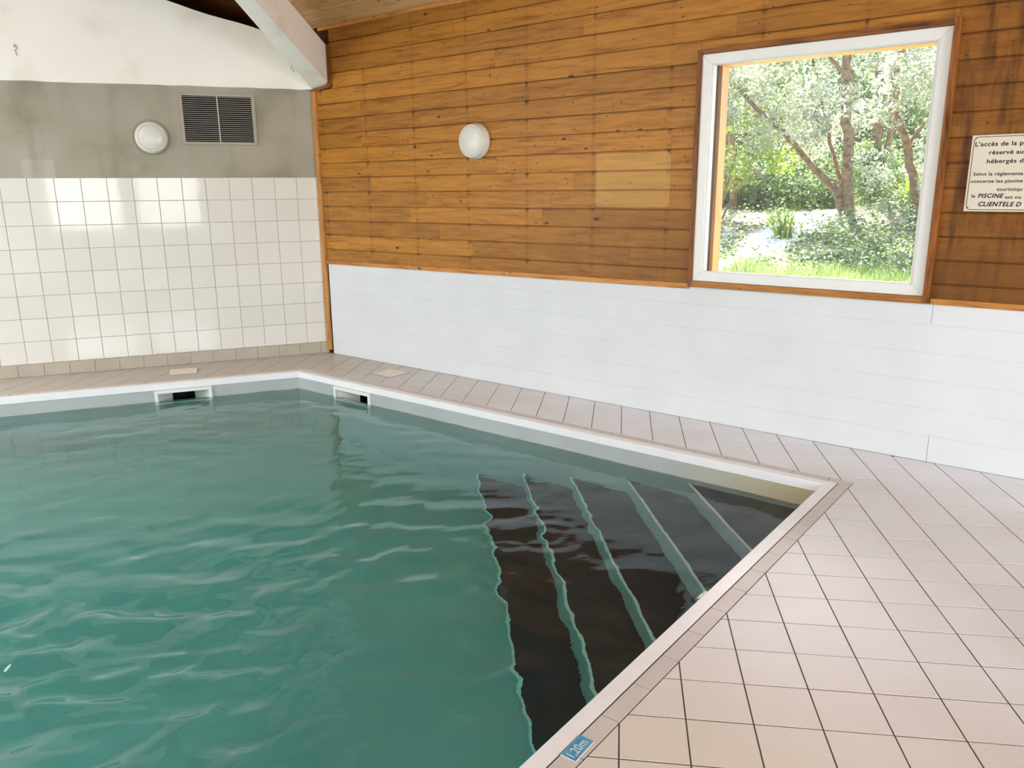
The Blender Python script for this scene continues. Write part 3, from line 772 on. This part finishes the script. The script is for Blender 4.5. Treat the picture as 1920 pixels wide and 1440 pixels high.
# local +y must point into the pool: dirn rotated by +90 degrees
dR = (BR - K).normalized(); skimmer(K + dR * 3.618, dR, .457)
dL = Vector((-1, 0, 0)); skimmer(Vector((-1.133, BR.y, 0)), dL, .453)

# water body with a rippled top
nx, ny = 420, 420
Pw = off_poly(POOL, .010)
uu, vv = np.meshgrid(np.linspace(0, 1, nx), np.linspace(0, 1, ny), indexing='ij')
c4 = [np.array(p[:2]) for p in Pw]
XY = (1 - uu)[..., None] * ((1 - vv)[..., None] * c4[0] + vv[..., None] * c4[3]) + uu[..., None] * ((1 - vv)[..., None] * c4[1] + vv[..., None] * c4[2])
X, Y = XY[..., 0], XY[..., 1]; H = np.zeros_like(X)
rs = np.random.RandomState(5)
amp_map = .16 + 1.9 * np.exp(-(((X + 2.1) / 1.15) ** 2 + ((Y + 5.2) / 1.15) ** 2)) + .55 * np.exp(-(((X + .9) / .55) ** 2 + ((Y + 4.3) / .7) ** 2)) + .40 * np.exp(-(((X - .15) / .55) ** 2 + ((Y + 4.2) / .45) ** 2))
wx = X + .05 * np.sin(2.3 * Y + 1.1 * X) + .03 * np.sin(5.1 * X - 3.7 * Y); wy = Y + .05 * np.sin(2.9 * X - 1.3 * Y) + .03 * np.sin(4.3 * Y + 2.2 * X)
for q in range(70):
    lam = rs.uniform(.07, .36); ang = rs.normal(1.45, .75); kx, ky = math.cos(ang) * 2 * math.pi / lam, math.sin(ang) * 2 * math.pi / lam
    pat = .5 + .5 * np.sin(X * rs.uniform(1.5, 4) + Y * rs.uniform(-4, 4) + rs.uniform(0, 6.28))
    H += np.sin(kx * wx + ky * wy + rs.uniform(0, 6.28)) * pat * .0018 * (lam / .3) ** 1.25 * amp_map
for q in range(5):                               # long low swell everywhere
    lam = rs.uniform(.5, 1.1); ang = rs.uniform(0, 3.14); H += .00055 * np.sin((math.cos(ang) * wx + math.sin(ang) * wy) * 2 * math.pi / lam + q)
rr_ = np.sqrt((X - .35) ** 2 + (Y + 4.45) ** 2); H += .0005 * np.sin(rr_ * 2 * math.pi / .10) * np.exp(-((rr_ - .15) / .22) ** 2)
rr_ = np.sqrt((X + 2.3) ** 2 + (Y + 5.9) ** 2); H += .0011 * np.sin(rr_ * 2 * math.pi / .21 + 1.2 * np.sin(3 * np.arctan2(Y + 5.9, X + 2.3))) * np.exp(-((rr_ - 1.0) / .6) ** 2)
top = np.stack([X, Y, ZW + H], -1).reshape(-1, 3)
idx = np.arange(nx * ny).reshape(nx, ny)
quads = np.stack([idx[:-1, :-1], idx[1:, :-1], idx[1:, 1:], idx[:-1, 1:]], -1).reshape(-1, 4)
edge = np.concatenate([idx[:, 0], idx[-1, 1:], idx[-2::-1, -1], idx[0, -2:0:-1]])
nb = len(top); low = top[edge].copy(); low[:, 2] = ZB - .01
me = bpy.data.meshes.new('pool_water'); vs = np.concatenate([top, low]); ne = len(edge)
side = [(int(edge[i]), nb + i, nb + (i + 1) % ne, int(edge[(i + 1) % ne])) for i in range(ne)]
faces = quads.tolist() + side + [list(range(nb, nb + ne))]
me.from_pydata(vs.tolist(), [], faces); me.update(); me.materials.append(M_WATER)
me.polygons.foreach_set('use_smooth', [True] * len(quads) + [False] * (ne + 1))
wo = bpy.data.objects.new('pool_water', me); COL.objects.link(wo); recalc(wo)
tag(wo, 'rippled green-tinted water filling the swimming pool', 'water', kind='stuff')

# ---------------------------------------------------------------- things on the walls
# round bulkhead lamps
def lamp(loc, rz, label, r=.135, proud=.075, dr=.108):
    root = empty('bulkhead_lamp', loc, rz); tag(root, label, 'lamp', 'round bulkhead wall lamps')
    b = MB(); b.lathe([(r - .004, .0), (r, -.006), (r, -.02), (r - .004, -proud * .55), (dr + .010, -proud), (dr + .002, -proud), (dr, -proud + .006)], 64); shade_auto(b.build('housing', M_LAMPW, root))
    g = MB(); g.lathe([(dr, -proud + .004), (dr * .97, -proud - .004), (dr * .8, -proud - .012), (dr * .5, -proud - .018), (dr * .2, -proud - .020), (.001, -proud - .0205)], 64); shade_auto(g.build('diffuser', M_LAMPD, root))
    return root
lamp((-1.405, 0.001, 2.027), 0, 'round white lamp on the grey band beside the vent grille', .132, .045, .104)
p = W * 1.995; lamp((p.x, p.y, 1.934), ROT_R, 'round white lamp mounted on the wood board wall', .138, .075, .112)

# vent grille
vg = empty('vent_grille', (-.8385, 0, 1.975)); tag(vg, 'metal louvre grille in the grey band of the back wall', 'vent')
mb = MB(); mb.box(-.317, .317, -.004, .0, 0, .432); 
back = MB(); back.box(-.29, .29, -.0045, .0008, .022, .41); back.build('grille_dark_plate', M_BLACK, vg)  # flat black plate stands in for the dark depth behind the slats
fr = MB(); 
for (a, b, z0, z1) in ((-.318, .318, 0, .022), (-.318, .318, .410, .432), (-.318, -.290, .022, .410), (.290, .318, .022, .410)): fr.box(a, b, -.014, 0, z0, z1)
fr.build('grille_frame', plain('painted_grey_frame', srgb(172, 164, 150), .6, .3), vg, bevel=.002)
mu = MB(); mu.box(-.004, .004, -.015, -.004, .022, .410); mu.build('mullion', M_ALU, vg)
ns = 22
for i in range(ns):
    z = .026 + (.384) * (i + .5) / ns; mb = MB()
    mb.hexa([(-.29, -.012, z - .0012), (.29, -.012, z - .0012), (.29, -.0052, z - .0005), (-.29, -.0052, z - .0005), (-.29, -.012, z + .0015), (.29, -.012, z + .0015), (.29, -.0052, z + .0015), (-.29, -.0052, z + .0015)])
    mb.build('slat', M_ALU, vg)

# rusty fixings in the white plaster
for (x, z, lb, sd) in ((-2.335, 2.69, 'rusty bent hook in the white plaster at the far left', 1), (-.165, 2.657, 'rusty bent hook in the white plaster under the beam', 2)):
    r_ = random.Random(sd); mb = MB()
    z0 = .045; pts = [(0, 0, z0)]
    for q in range(7): pts.append((r_.uniform(-.014, .014), -.006 - .006 * (q % 2), z0 - .013 * (q + 1)))
    mb.tube(pts, [.0022] * len(pts), 6); mb.tube([(-.012, -.002, .02), (.010, -.008, .028)], [.002, .002], 6)
    o = mb.build('wall_hook', M_RUST); o.location = (x, -.010, z); tag(o, lb, 'hook', 'rusty fixings in the plaster')

# printed writing helpers
def text_mesh(name, body, width, height, mat, parent, x, z, y, shear=0, bold=0.0, align='L', rotx=True, space=1.0):
    """flat lettering scaled to a measured width (over the glyphs) and cap height; x,z = left end of the baseline"""
    cu = bpy.data.curves.new(name, 'FONT'); cu.body = body; cu.size = 1; cu.offset = bold; cu.shear = shear; cu.resolution_u = 4; cu.space_character = space
    cu.fill_mode = 'BOTH'; cu.extrude = .0
    to = bpy.data.objects.new(name, cu); COL.objects.link(to); bpy.context.view_layer.update()
    dg = bpy.context.evaluated_depsgraph_get(); me = bpy.data.meshes.new_from_object(to.evaluated_get(dg)); bpy.data.objects.remove(to)
    co_ = np.array([v.co[:] for v in me.vertices]); x0, x1 = co_[:, 0].min(), co_[:, 0].max()
    cap = .73; sx = width / (x1 - x0); sz = height / cap
    for v in me.vertices:
        px, pz = (v.co.x - x0) * sx, v.co.y * sz
        v.co = (x + px, y, z + pz) if rotx else (x + px, z + pz, y)
    me.name = name; me.materials.clear(); me.materials.append(mat); o = bpy.data.objects.new(name, me); COL.objects.link(o); o.parent = parent; return o
M_INK = plain('black_print', srgb(22, 22, 30), .6, .3, var=0)
M_INKB = plain('navy_print', srgb(14, 16, 46), .6, .3, var=0)
M_SIGN = plain('cream_sign_board', srgb(214, 206, 188), .35, .5, var=.015)
# pool access notice
sp = W * 5.444; sg = empty('notice_sign', (sp.x, sp.y, 1.432), ROT_R); tag(sg, 'cream pool access notice in French screwed to the wood wall', 'sign')
SW, SH = .70, .389
mb = MB(); mb.box(0, SW, -.016, -.009, 0, SH); mb.build('sign_plate', M_SIGN, sg, bevel=.001)
def rrect(mb, x0, x1, z0, z1, r, w_, y):
    o = []; i_ = []
    for cx, cz_, a0 in ((x1 - r, z1 - r, 0), (x0 + r, z1 - r, 90), (x0 + r, z0 + r, 180), (x1 - r, z0 + r, 270)):
        for q in range(7):
            a = math.radians(a0 + 15 * q); o.append((cx + r * math.cos(a), y, cz_ + r * math.sin(a))); i_.append((cx + (r - w_) * math.cos(a), y, cz_ + (r - w_) * math.sin(a)))
    n_ = len(o); mb.add(o + i_, [(k, (k + 1) % n_, (k + 1) % n_ + n_, k + n_) for k in range(n_)])
mb = MB(); rrect(mb, .009, SW - .009, .008, SH - .008, .022, .003, -.0163); mb.build('border_line', M_INK, sg)
MX, MZ = .231 / 97, .3885 / 142               # metres per photo pixel along and up the sign
def L_(body, x0, x1, yb, cap, mat=M_INK, shear=0, bold=.022, space=1.08):
    # crop pixels are an eighth of a photo pixel; the sign's left edge leans, so measure from it
    le = 348 - (yb - 190) * (123 / 1135.)
    text_mesh('lettering', body, (x1 - x0) / 8 * MX, cap / 8 * MZ, mat, sg, (x0 - le) / 8 * MX, SH - (yb - (190 - (x0 - 348) * .03) ) / 8 * MZ * (142 / (1135 / 8)), -.0165, shear, bold, space=space)
L_("L'accès de la p", 388, 1112, 352, 66)
L_('réservé au', 606, 1116, 470, 62)
L_('hébergés d', 572, 1118, 600, 62)
L_('Selon la règlementa', 368, 1122, 787, 50, bold=.022)
L_('concerne les piscine', 330, 1120, 895, 50, bold=.022)
L_('touristiqu', 738, 1116, 1005, 50, bold=.022)
L_('la', 348, 408, 1117, 50, bold=.022)
L_('PISCINE', 445, 845, 1117, 64, M_INKB, .25, .03)
L_('est ou', 866, 1106, 1117, 50, bold=.022)
L_('CLIENTELE D', 458, 1112, 1243, 68, M_INKB, .25, .03)
for (x, z) in ((.018, .020), (.018, SH - .016)):
    mb = MB(); mb.lathe([(.004, 0), (.004, -.0015), (.001, -.0025)], 12); o = mb.build('screw', M_RUST, sg); o.location = (x, -.0162, z)

# depth marker on the border tile
ex = -E2; ctr = K + E2 * 2.546 + Vector((.498, -.867, 0)) * .0
# plate runs along the edge; text reads away from the pool
dm = empty('depth_marker', (0, 0, 0)); 
pc = K + E2 * 2.545 + Vector((-E2.y, E2.x, 0)).normalized() * 0
outv = Vector((.498, -.867, 0)); pc = K + E2 * 2.55 + outv * .090
dm.location = (pc.x, pc.y, .0018); dm.rotation_euler = (0, 0, math.atan2(ex.y, ex.x) + .03)
tag(dm, 'small blue plate reading 1,20m on the pool border', 'sign')
PL, PH = .105, .052
M_BLUE = NT('blue_plate'); cb = M_BLUE.ramp(M_BLUE.noise(M_BLUE.coord(), 30, 3), [(.3, srgb(52, 132, 178)), (.75, srgb(104, 170, 204))]); M_BLUE.base(cb).set(.35, .5)
mb = MB(); mb.box(-PL / 2, PL / 2, -PH / 2, PH / 2, 0, .002); mb.build('plate', plain('white_plate_edge', srgb(225, 230, 232), .4), dm)
mb = MB(); mb.box(-PL / 2 + .002, PL / 2 - .001, -PH / 2 + .003, PH / 2 - .001, .002, .0024); mb.build('plate_face', M_BLUE.m, dm)
text_mesh('lettering', '1,20m', .078, .030, plain('white_print', srgb(232, 240, 242), .5, var=0), dm, -.042, -.014, .0029, 0, 0.0, rotx=False)

# skimmer lids set in the deck
def lid(corners, label):
    cs_ = [Vector((x, y, 0)) for x, y in corners]; c_ = sum(cs_, Vector()) / 4; e = (cs_[1] - cs_[0]); ang = math.atan2(e.y, e.x)
    o = empty('skimmer_lid', (c_.x, c_.y, .001), ang); tag(o, label, 'lid', 'square skimmer lids in the deck')
    h = .115; mb = MB(); mb.box(-h, h, -h, h, 0, .0045); mb.build('lid_plate', plain('pale_lid', srgb(232, 224, 208), .5, .4, var=.06, scale=12), o, bevel=.0015)
    mb = MB()
    for (a, b, c2, d2) in ((-h - .006, h + .006, -h - .006, -h), (-h - .006, h + .006, h, h + .006), (-h - .006, -h, -h, h), (h, h + .006, -h, h)): mb.box(a, b, c2, d2, 0, .003)
    mb.build('lid_rim', M_SILICONE, o); return o
lid([(-1.478, -.456), (-1.237, -.466), (-1.227, -.226), (-1.456, -.216)], 'square pale lid in the deck before the tiled wall')
lid([(.18, -1.135), (.292, -1.329), (.5, -1.218), (.389, -1.009)], 'square pale lid in the deck before the white boards')

# ---------------------------------------------------------------- garden beyond the window (local frame of the wood wall)
def gz(s, d):
    z = .45 + .085 * np.clip(d, 0, 9) + .16 * np.clip(d - 9, 0, 4) + .04 * np.sin(s * 1.7 + d) + .03 * np.sin(d * 2.3 + s * .6)
    z = z + .22 * np.exp(-(((s - 3.1) / .8) ** 2 + ((d - 7.4) / 1.2) ** 2))
    return z
gx, gy = np.meshgrid(np.linspace(-14, 12, 90), np.linspace(.25, 26, 90), indexing='ij'); gzz = gz(gx, gy)
vs = np.stack([gx, gy, gzz], -1).reshape(-1, 3); idx = np.arange(8100).reshape(90, 90)
q = np.stack([idx[:-1, :-1], idx[1:, :-1], idx[1:, 1:], idx[:-1, 1:]], -1).reshape(-1, 4)
gr = mesh('garden_ground', vs.tolist(), q.tolist(), M_GROUND, None, True); gr.rotation_euler = (0, 0, ROT_R); tag(gr, kind='structure')

def leaves(name, P, size, mat, parent=None, seed=1, up_bias=.5, long_=1.9, bend=.25):
    """many small four-sided leaves with a fold; P = (n,3) centres"""
    r = np.random.RandomState(seed); n = len(P); s = size * r.uniform(.6, 1.3, n)[:, None]
    nrm = r.normal(0, 1, (n, 3)); nrm[:, 2] = np.abs(nrm[:, 2]) + up_bias; nrm /= np.linalg.norm(nrm, axis=1)[:, None]
    t = r.normal(0, 1, (n, 3)); t -= (t * nrm).sum(1)[:, None] * nrm; t /= np.linalg.norm(t, axis=1)[:, None]; b = np.cross(nrm, t)
    v0 = P - t * s * long_ / 2; v1 = P + b * s * .5 + nrm * s * bend; v2 = P + t * s * long_ / 2; v3 = P - b * s * .5 + nrm * s * bend
    V = np.stack([v0, v1, v2, v3], 1).reshape(-1, 3); me = bpy.data.meshes.new(name); me.vertices.add(4 * n); me.vertices.foreach_set('co', V.ravel())
    T_ = np.arange(4 * n).reshape(n, 4); F = np.concatenate([T_[:, [0, 1, 2]], T_[:, [0, 2, 3]]], 0).astype(np.int32)
    me.loops.add(F.size); me.loops.foreach_set('vertex_index', F.ravel()); me.polygons.add(len(F)); me.polygons.foreach_set('loop_start', np.arange(0, F.size, 3)); me.update(calc_edges=True)
    me.validate(); me.materials.append(mat); o = bpy.data.objects.new(name, me); COL.objects.link(o)
    if parent: o.parent = parent
    return o
def blobs(cl, per, seed, squash=.8):
    r = np.random.RandomState(seed); out = []
    for (x, y, z, rad) in cl:
        n = int(per * rad ** 2); d = r.normal(0, 1, (n, 3)); d /= np.linalg.norm(d, axis=1)[:, None]; out.append(np.array([x, y, z]) + d * (rad * r.uniform(.25, 1, n) ** .45)[:, None] * [1, 1, squash])
    return np.concatenate(out)
def garden_root(name, s, dd, label, cat, group=None):
    p_ = W * s + N * dd; o = empty(name, (p_.x, p_.y, float(gz(s, dd))), ROT_R); tag(o, label, cat, group); return o
def rel(o, s, dd, pts): z = float(gz(s, dd)); return [(a - s, b - dd, c - z) for a, b, c in pts]
def sub(P, s, dd): return P - np.array([s, dd, float(gz(s, dd))])

def branchy(mb, pts, r0, r1, s, dd, seg=9, jit=.0):
    pts = rel(None, s, dd, pts); out = []; rr = random.Random(len(pts) * 7 + seg)
    for i in range(len(pts) - 1):
        a, b = Vector(pts[i]), Vector(pts[i + 1])
        for q in range(4): out.append(a.lerp(b, q / 4) + Vector((rr.uniform(-1, 1), rr.uniform(-1, 1), 0)) * (.02 if (i or q) else 0))
    out.append(Vector(pts[-1])); n_ = len(out); mb.tube(out, [r0 + (r1 - r0) * k / (n_ - 1) for k in range(n_)], seg)
# main multi-stemmed tree
s0, d0 = 2.86, 7.0
t1 = garden_root('tree', s0, d0, 'grey-leaved multi-stemmed tree in the middle of the window view', 'tree', 'trees outside the window')
mb = MB()
branchy(mb, [(2.87, 7.0, .9), (2.86, 7.0, 1.31), (2.77, 7.0, 2.29), (2.70, 7, 2.88), (2.67, 7, 3.5), (2.6, 7.1, 4.6)], .085, .05, s0, d0)
branchy(mb, [(2.86, 7.0, 1.1), (2.70, 6.95, 1.5), (2.479, 6.9, 1.756), (2.191, 6.9, 2.044), (1.82, 6.9, 2.43), (1.428, 6.9, 2.759), (1.105, 7, 3.038), (.6, 7, 3.5)], .06, .025, s0, d0, 8)
branchy(mb, [(2.70, 7.0, 2.95), (2.643, 7, 3.1), (2.41, 7, 3.34), (2.1, 7, 3.9)], .04, .02, s0, d0, 7)
branchy(mb, [(2.80, 7.0, 1.5), (2.55, 7.2, 2.0), (2.3, 7.3, 2.7), (2.1, 7.3, 3.5)], .035, .015, s0, d0, 7)
branchy(mb, [(2.85, 7.05, 1.15), (2.6, 7.25, 1.65), (2.35, 7.3, 1.72)], .035, .015, s0, d0, 7)
mb.build('trunk', M_BARK, t1, smooth=True)
cl = []
rc = random.Random(3)
for q in range(70):
    f = rc.random(); s_ = 2.75 - 2.2 * f ** 1.0 + rc.uniform(-.4, .3); z_ = rc.uniform(2.05, 4.2) + (.25 if s_ > 2.3 else 0) - .25 * (s_ < 1.6)
    cl.append((s_, 6.8 + rc.uniform(-1.0, .9), z_, rc.uniform(.16, .34)))
P = blobs(cl, 2600, 4); f_ = leaves('foliage', sub(P, s0, d0), .042, M_LEAF, t1, 5, .3); f_['kind'] = 'stuff'
# twin-trunk ivy-clad tree
s0, d0 = 2.93, 8.0
t2 = garden_root('tree', s0, d0, 'ivy-clad straight-trunked tree just right of the multi-stemmed one', 'tree', 'trees outside the window')
mb = MB(); branchy(mb, [(2.94, 8, .9), (2.937, 8, 1.214), (2.913, 8, 2.08), (2.904, 8, 2.7), (2.84, 8, 3.5), (2.8, 8, 4.8)], .085, .06, s0, d0)
branchy(mb, [(2.92, 8, 1.5), (3.08, 8, 2.2), (3.12, 8, 3.0), (3.2, 8, 4.2)], .05, .035, s0, d0)
mb.build('trunk', M_BARK, t2, smooth=True)
zz = nrs.uniform(.95, 2.2, 2600); P = np.stack([2.86 + nrs.normal(0, .13, 2600), 7.9 + nrs.normal(0, .1, 2600), zz], -1)
f_ = leaves('ivy', sub(P, s0, d0), .04, M_IVY, t2, 6, .1, 1.2); f_['kind'] = 'stuff'
cl = [(2.95 + rc.uniform(-.35, .9), 8 + rc.uniform(-.4, .6), rc.uniform(3.1, 4.6), rc.uniform(.15, .32)) for q in range(22)]
f_ = leaves('foliage', sub(blobs(cl, 1900, 8), s0, d0), .042, M_LEAF, t2, 9, .3); f_['kind'] = 'stuff'
# near right tree with hanging bright sprays
s0, d0 = 4.25, 5.5
t3 = garden_root('tree', s0, d0, 'leaning bright-leaved tree at the right edge of the window view', 'tree', 'trees outside the window')
mb = MB(); branchy(mb, [(4.26, 5.5, .8), (4.168, 5.5, 1.134), (4.011, 5.5, 1.586), (3.895, 5.5, 2.04), (3.74, 5.5, 2.369), (3.687, 5.5, 2.668), (3.722, 5.5, 3.111), (3.8, 5.5, 4.2)], .055, .035, s0, d0)
branchy(mb, [(3.9, 5.5, 2.0), (4.1, 5.4, 2.3), (4.5, 5.3, 2.45)], .025, .012, s0, d0)
mb.build('trunk', M_BARK, t3, smooth=True)
cl = [(3.98 + rc.uniform(-.42, .75), 5.4 + rc.uniform(-.5, .6), rc.uniform(1.55, 3.4), rc.uniform(.10, .24)) for q in range(60)]
f_ = leaves('foliage', sub(blobs(cl, 2900, 12), s0, d0), .036, M_LEAF, t3, 13, .3); f_['kind'] = 'stuff'
# slim dark tree far left
s0, d0 = .45, 8.6
t4 = garden_root('tree', s0, d0, 'slim dark trunk at the left edge of the window view', 'tree', 'trees outside the window')
mb = MB(); branchy(mb, [(.5, 8.6, 1.2), (.42, 8.6, 2.2), (.25, 8.6, 3.0), (.15, 8.6, 4.4)], .07, .04, s0, d0); mb.build('trunk', M_BARK, t4, smooth=True)
cl = [(.3 + rc.uniform(-.7, .9), 8.6 + rc.uniform(-.6, .6), rc.uniform(3.0, 4.6), rc.uniform(.2, .4)) for q in range(20)]
f_ = leaves('foliage', sub(blobs(cl, 1500, 15), s0, d0), .038, M_BACK, t4, 16, .3); f_['kind'] = 'stuff'
# yellow-green shrub on the left
s0, d0 = 1.0, 6.9
sh = garden_root('shrub', s0, d0, 'yellow-green shrub growing at the left behind the wooden post', 'shrub')
mb = MB()
for q in range(7): a = q * .9; branchy(mb, [(1.0, 6.9, 1.0), (1.0 + .3 * math.cos(a), 6.9 + .3 * math.sin(a), 1.6), (1.0 + .6 * math.cos(a), 6.9 + .5 * math.sin(a), 2.2)], .015, .006, s0, d0, 5)
mb.build('stem', M_BARK, sh)
cl = [(1.05 + rc.uniform(-.75, .75), 6.9 + rc.uniform(-.5, .5), rc.uniform(1.65, 2.6), rc.uniform(.14, .28)) for q in range(26)]
f_ = leaves('foliage', sub(blobs(cl, 2000, 18), s0, d0), .036, M_LEAFY, sh, 19, .4, 2.2); f_['kind'] = 'stuff'
# dense undergrowth behind
und = garden_root('undergrowth', 2.0, 12.5, 'dense green undergrowth closing the garden behind the trees', 'undergrowth')
n = 90000; s_ = nrs.uniform(-7, 7, n); d_ = 11 + nrs.uniform(0, 3.2, n) + .5 * np.sin(s_ * 1.3); z_ = gz(s_, d_) + nrs.uniform(0, 1, n) ** .9 * (2.3 + .9 * np.sin(s_ * 1.1 + 1) + .5 * np.sin(s_ * 2.7))
P = np.stack([s_, d_, z_], -1); f_ = leaves('foliage', sub(P, 2.0, 12.5), .06, M_BACK, und, 21, .5, 1.6); f_['kind'] = 'stuff'; und['kind'] = 'stuff'
n = 26000; s_ = nrs.uniform(-.5, 4.6, n); d_ = nrs.uniform(8.6, 10.8, n); z_ = gz(s_, d_) + np.abs(nrs.normal(0, .38, n))
und2 = garden_root('undergrowth', 2.4, 9.6, 'low dark bushes at the foot of the trees', 'undergrowth'); und2['kind'] = 'stuff'
f_ = leaves('foliage', sub(np.stack([s_, d_, z_], -1), 2.4, 9.6), .05, M_IVY, und2, 22, .5, 1.5); f_['kind'] = 'stuff'
# ivy carpet, thinner on the sunny left
n = 60000; s_ = nrs.uniform(-1.5, 5.4, n); d_ = nrs.uniform(3.3, 9.2, n)
keep = nrs.uniform(0, 1, n) < np.clip(.20 + .30 * (s_ - 2.0 - .0 * d_) + .25 * np.sin(s_ * 3 + d_ * 2), .10, 1)
trk = np.abs(s_ - (2.66 - .12 * (d_ - 4))) < (.06 + .10 * (d_ - 3)); keep &= ~(trk & (nrs.uniform(0, 1, n) < .85)); s_, d_ = s_[keep], d_[keep]; n = len(s_)
z_ = gz(s_, d_) + np.abs(nrs.normal(0, .05, n)) + .16 * (nrs.uniform(0, 1, n) < .06) + .22 * np.exp(-(((s_ - 3.2) / .5) ** 2 + ((d_ - 7.2) / .8) ** 2)) * nrs.uniform(0, 1, n)
iv = garden_root('ivy_carpet', 2.5, 6.0, 'ivy carpet over the sunny bank below the trees', 'ivy'); iv['kind'] = 'stuff'
f_ = leaves('foliage', sub(np.stack([s_, d_, z_], -1), 2.5, 6.0), .042, M_IVY, iv, 23, 1.2, 1.3); f_['kind'] = 'stuff'
# long grass by the wall
def blades(name, s_, d_, h, wdt, mat, parent, s0, d0, seed):
    r = np.random.RandomState(seed); n = len(s_); z_ = gz(s_, d_); a = r.uniform(0, 6.28, n); lx, ly = r.normal(0, .35, n) * h, r.normal(0, .35, n) * h; hh = h * r.uniform(.5, 1.2, n)
    b0 = np.stack([s_ - s0 - wdt * np.cos(a), d_ - d0 - wdt * np.sin(a), z_ - float(gz(s0, d0))], -1); b1 = b0 + np.stack([2 * wdt * np.cos(a), 2 * wdt * np.sin(a), 0 * a], -1)
    m0 = (b0 + b1) / 2 + np.stack([lx * .35, ly * .35, hh * .6], -1); w_ = np.stack([wdt * .7 * np.cos(a), wdt * .7 * np.sin(a), 0 * a], -1)
    tip = (b0 + b1) / 2 + np.stack([lx, ly, hh], -1); V = np.stack([b0, b1, m0 + w_, m0 - w_, tip], 1).reshape(-1, 3); T_ = np.arange(5 * n).reshape(n, 5)
    F = np.concatenate([T_[:, [0, 1, 2]], T_[:, [0, 2, 3]], T_[:, [3, 2, 4]]], 0); me = bpy.data.meshes.new(name); me.vertices.add(5 * n); me.vertices.foreach_set('co', V.ravel())
    me.loops.add(F.size); me.loops.foreach_set('vertex_index', F.ravel().astype(np.int32)); me.polygons.add(len(F)); me.polygons.foreach_set('loop_start', np.arange(0, F.size, 3)); me.update(calc_edges=True); me.materials.append(mat)
    o = bpy.data.objects.new(name, me); COL.objects.link(o); o.parent = parent; o['kind'] = 'stuff'; return o
gs = garden_root('grass', 3.5, 2.6, 'long bright green grass just outside the window', 'grass'); gs['kind'] = 'stuff'
n = 26000; s_ = nrs.uniform(.5, 5.6, n); d_ = nrs.uniform(1.0, 4.6, n) ; tr_ = (np.abs(s_ - (2.66 - .12 * (d_ - 4))) > .12) & (d_ < 2.95 + .45 * np.clip(s_ - 3, -1, 3) + .3 * np.sin(s_ * 5)); s_, d_ = s_[tr_], d_[tr_]
blades('blade', s_, d_, .15, .0035, M_GRASS, gs, 3.5, 2.6, 31)
# a few ferns / strap-leaved clumps
for (s0, d0, lb) in ((2.55, 5.4, 'strap-leaved clump growing in the ivy left of the trunks'), (3.55, 7.6, 'arching fern clump right of the ivy-clad trunk')):
    cp = garden_root('fern', s0, d0, lb, 'fern', 'clumps in the ivy'); n = 90; rr = np.random.RandomState(int(s0 * 10))
    blades('frond', s0 + rr.normal(0, .05, n), d0 + rr.normal(0, .05, n), .38, .010, M_LEAFY, cp, s0, d0, 5)
# rubble wall fragment
rw = garden_root('rubble_wall', .45, 9.0, 'low rubble stone wall in the left of the window view', 'wall')
for row in range(3):
    x = -.34 + rc.uniform(0, .05)
    while x < .34:
        w_ = rc.uniform(.09, .17); mb = MB(); z0 = .38 + row * .10 + .0; mb.box(x, x + w_ - .012, -.1, .1 + rc.uniform(-.02, .02), z0 - .28 if row == 0 else z0, z0 + .09); mb.build('stone', M_STONE, rw, bevel=.014); x += w_
# wooden porch post, its joint, head beam and roof overhang
po = empty('porch_post', tuple((W * 3.84 + N * .35)), ROT_R); tag(po, 'orange pine porch post standing outside the window on the left', 'post')
mb = MB(); mb.box(-.06, .046, -.05, .06, .3, 2.36); mb.build('post_shaft', M_POST, po, bevel=.004)
mb = MB(); mb.box(-.066, .052, -.056, .066, 1.335, 1.352); mb.build('post_collar', M_POST, po, bevel=.002)
fb = MB(); fb.box(2.5, 6.6, .28, .40, 2.345, 2.52); o = fb.build('porch_beam', M_POST, bevel=.004); o.rotation_euler = (0, 0, ROT_R); tag(o, 'yellow pine head beam above the garden view outside the window', 'beam')
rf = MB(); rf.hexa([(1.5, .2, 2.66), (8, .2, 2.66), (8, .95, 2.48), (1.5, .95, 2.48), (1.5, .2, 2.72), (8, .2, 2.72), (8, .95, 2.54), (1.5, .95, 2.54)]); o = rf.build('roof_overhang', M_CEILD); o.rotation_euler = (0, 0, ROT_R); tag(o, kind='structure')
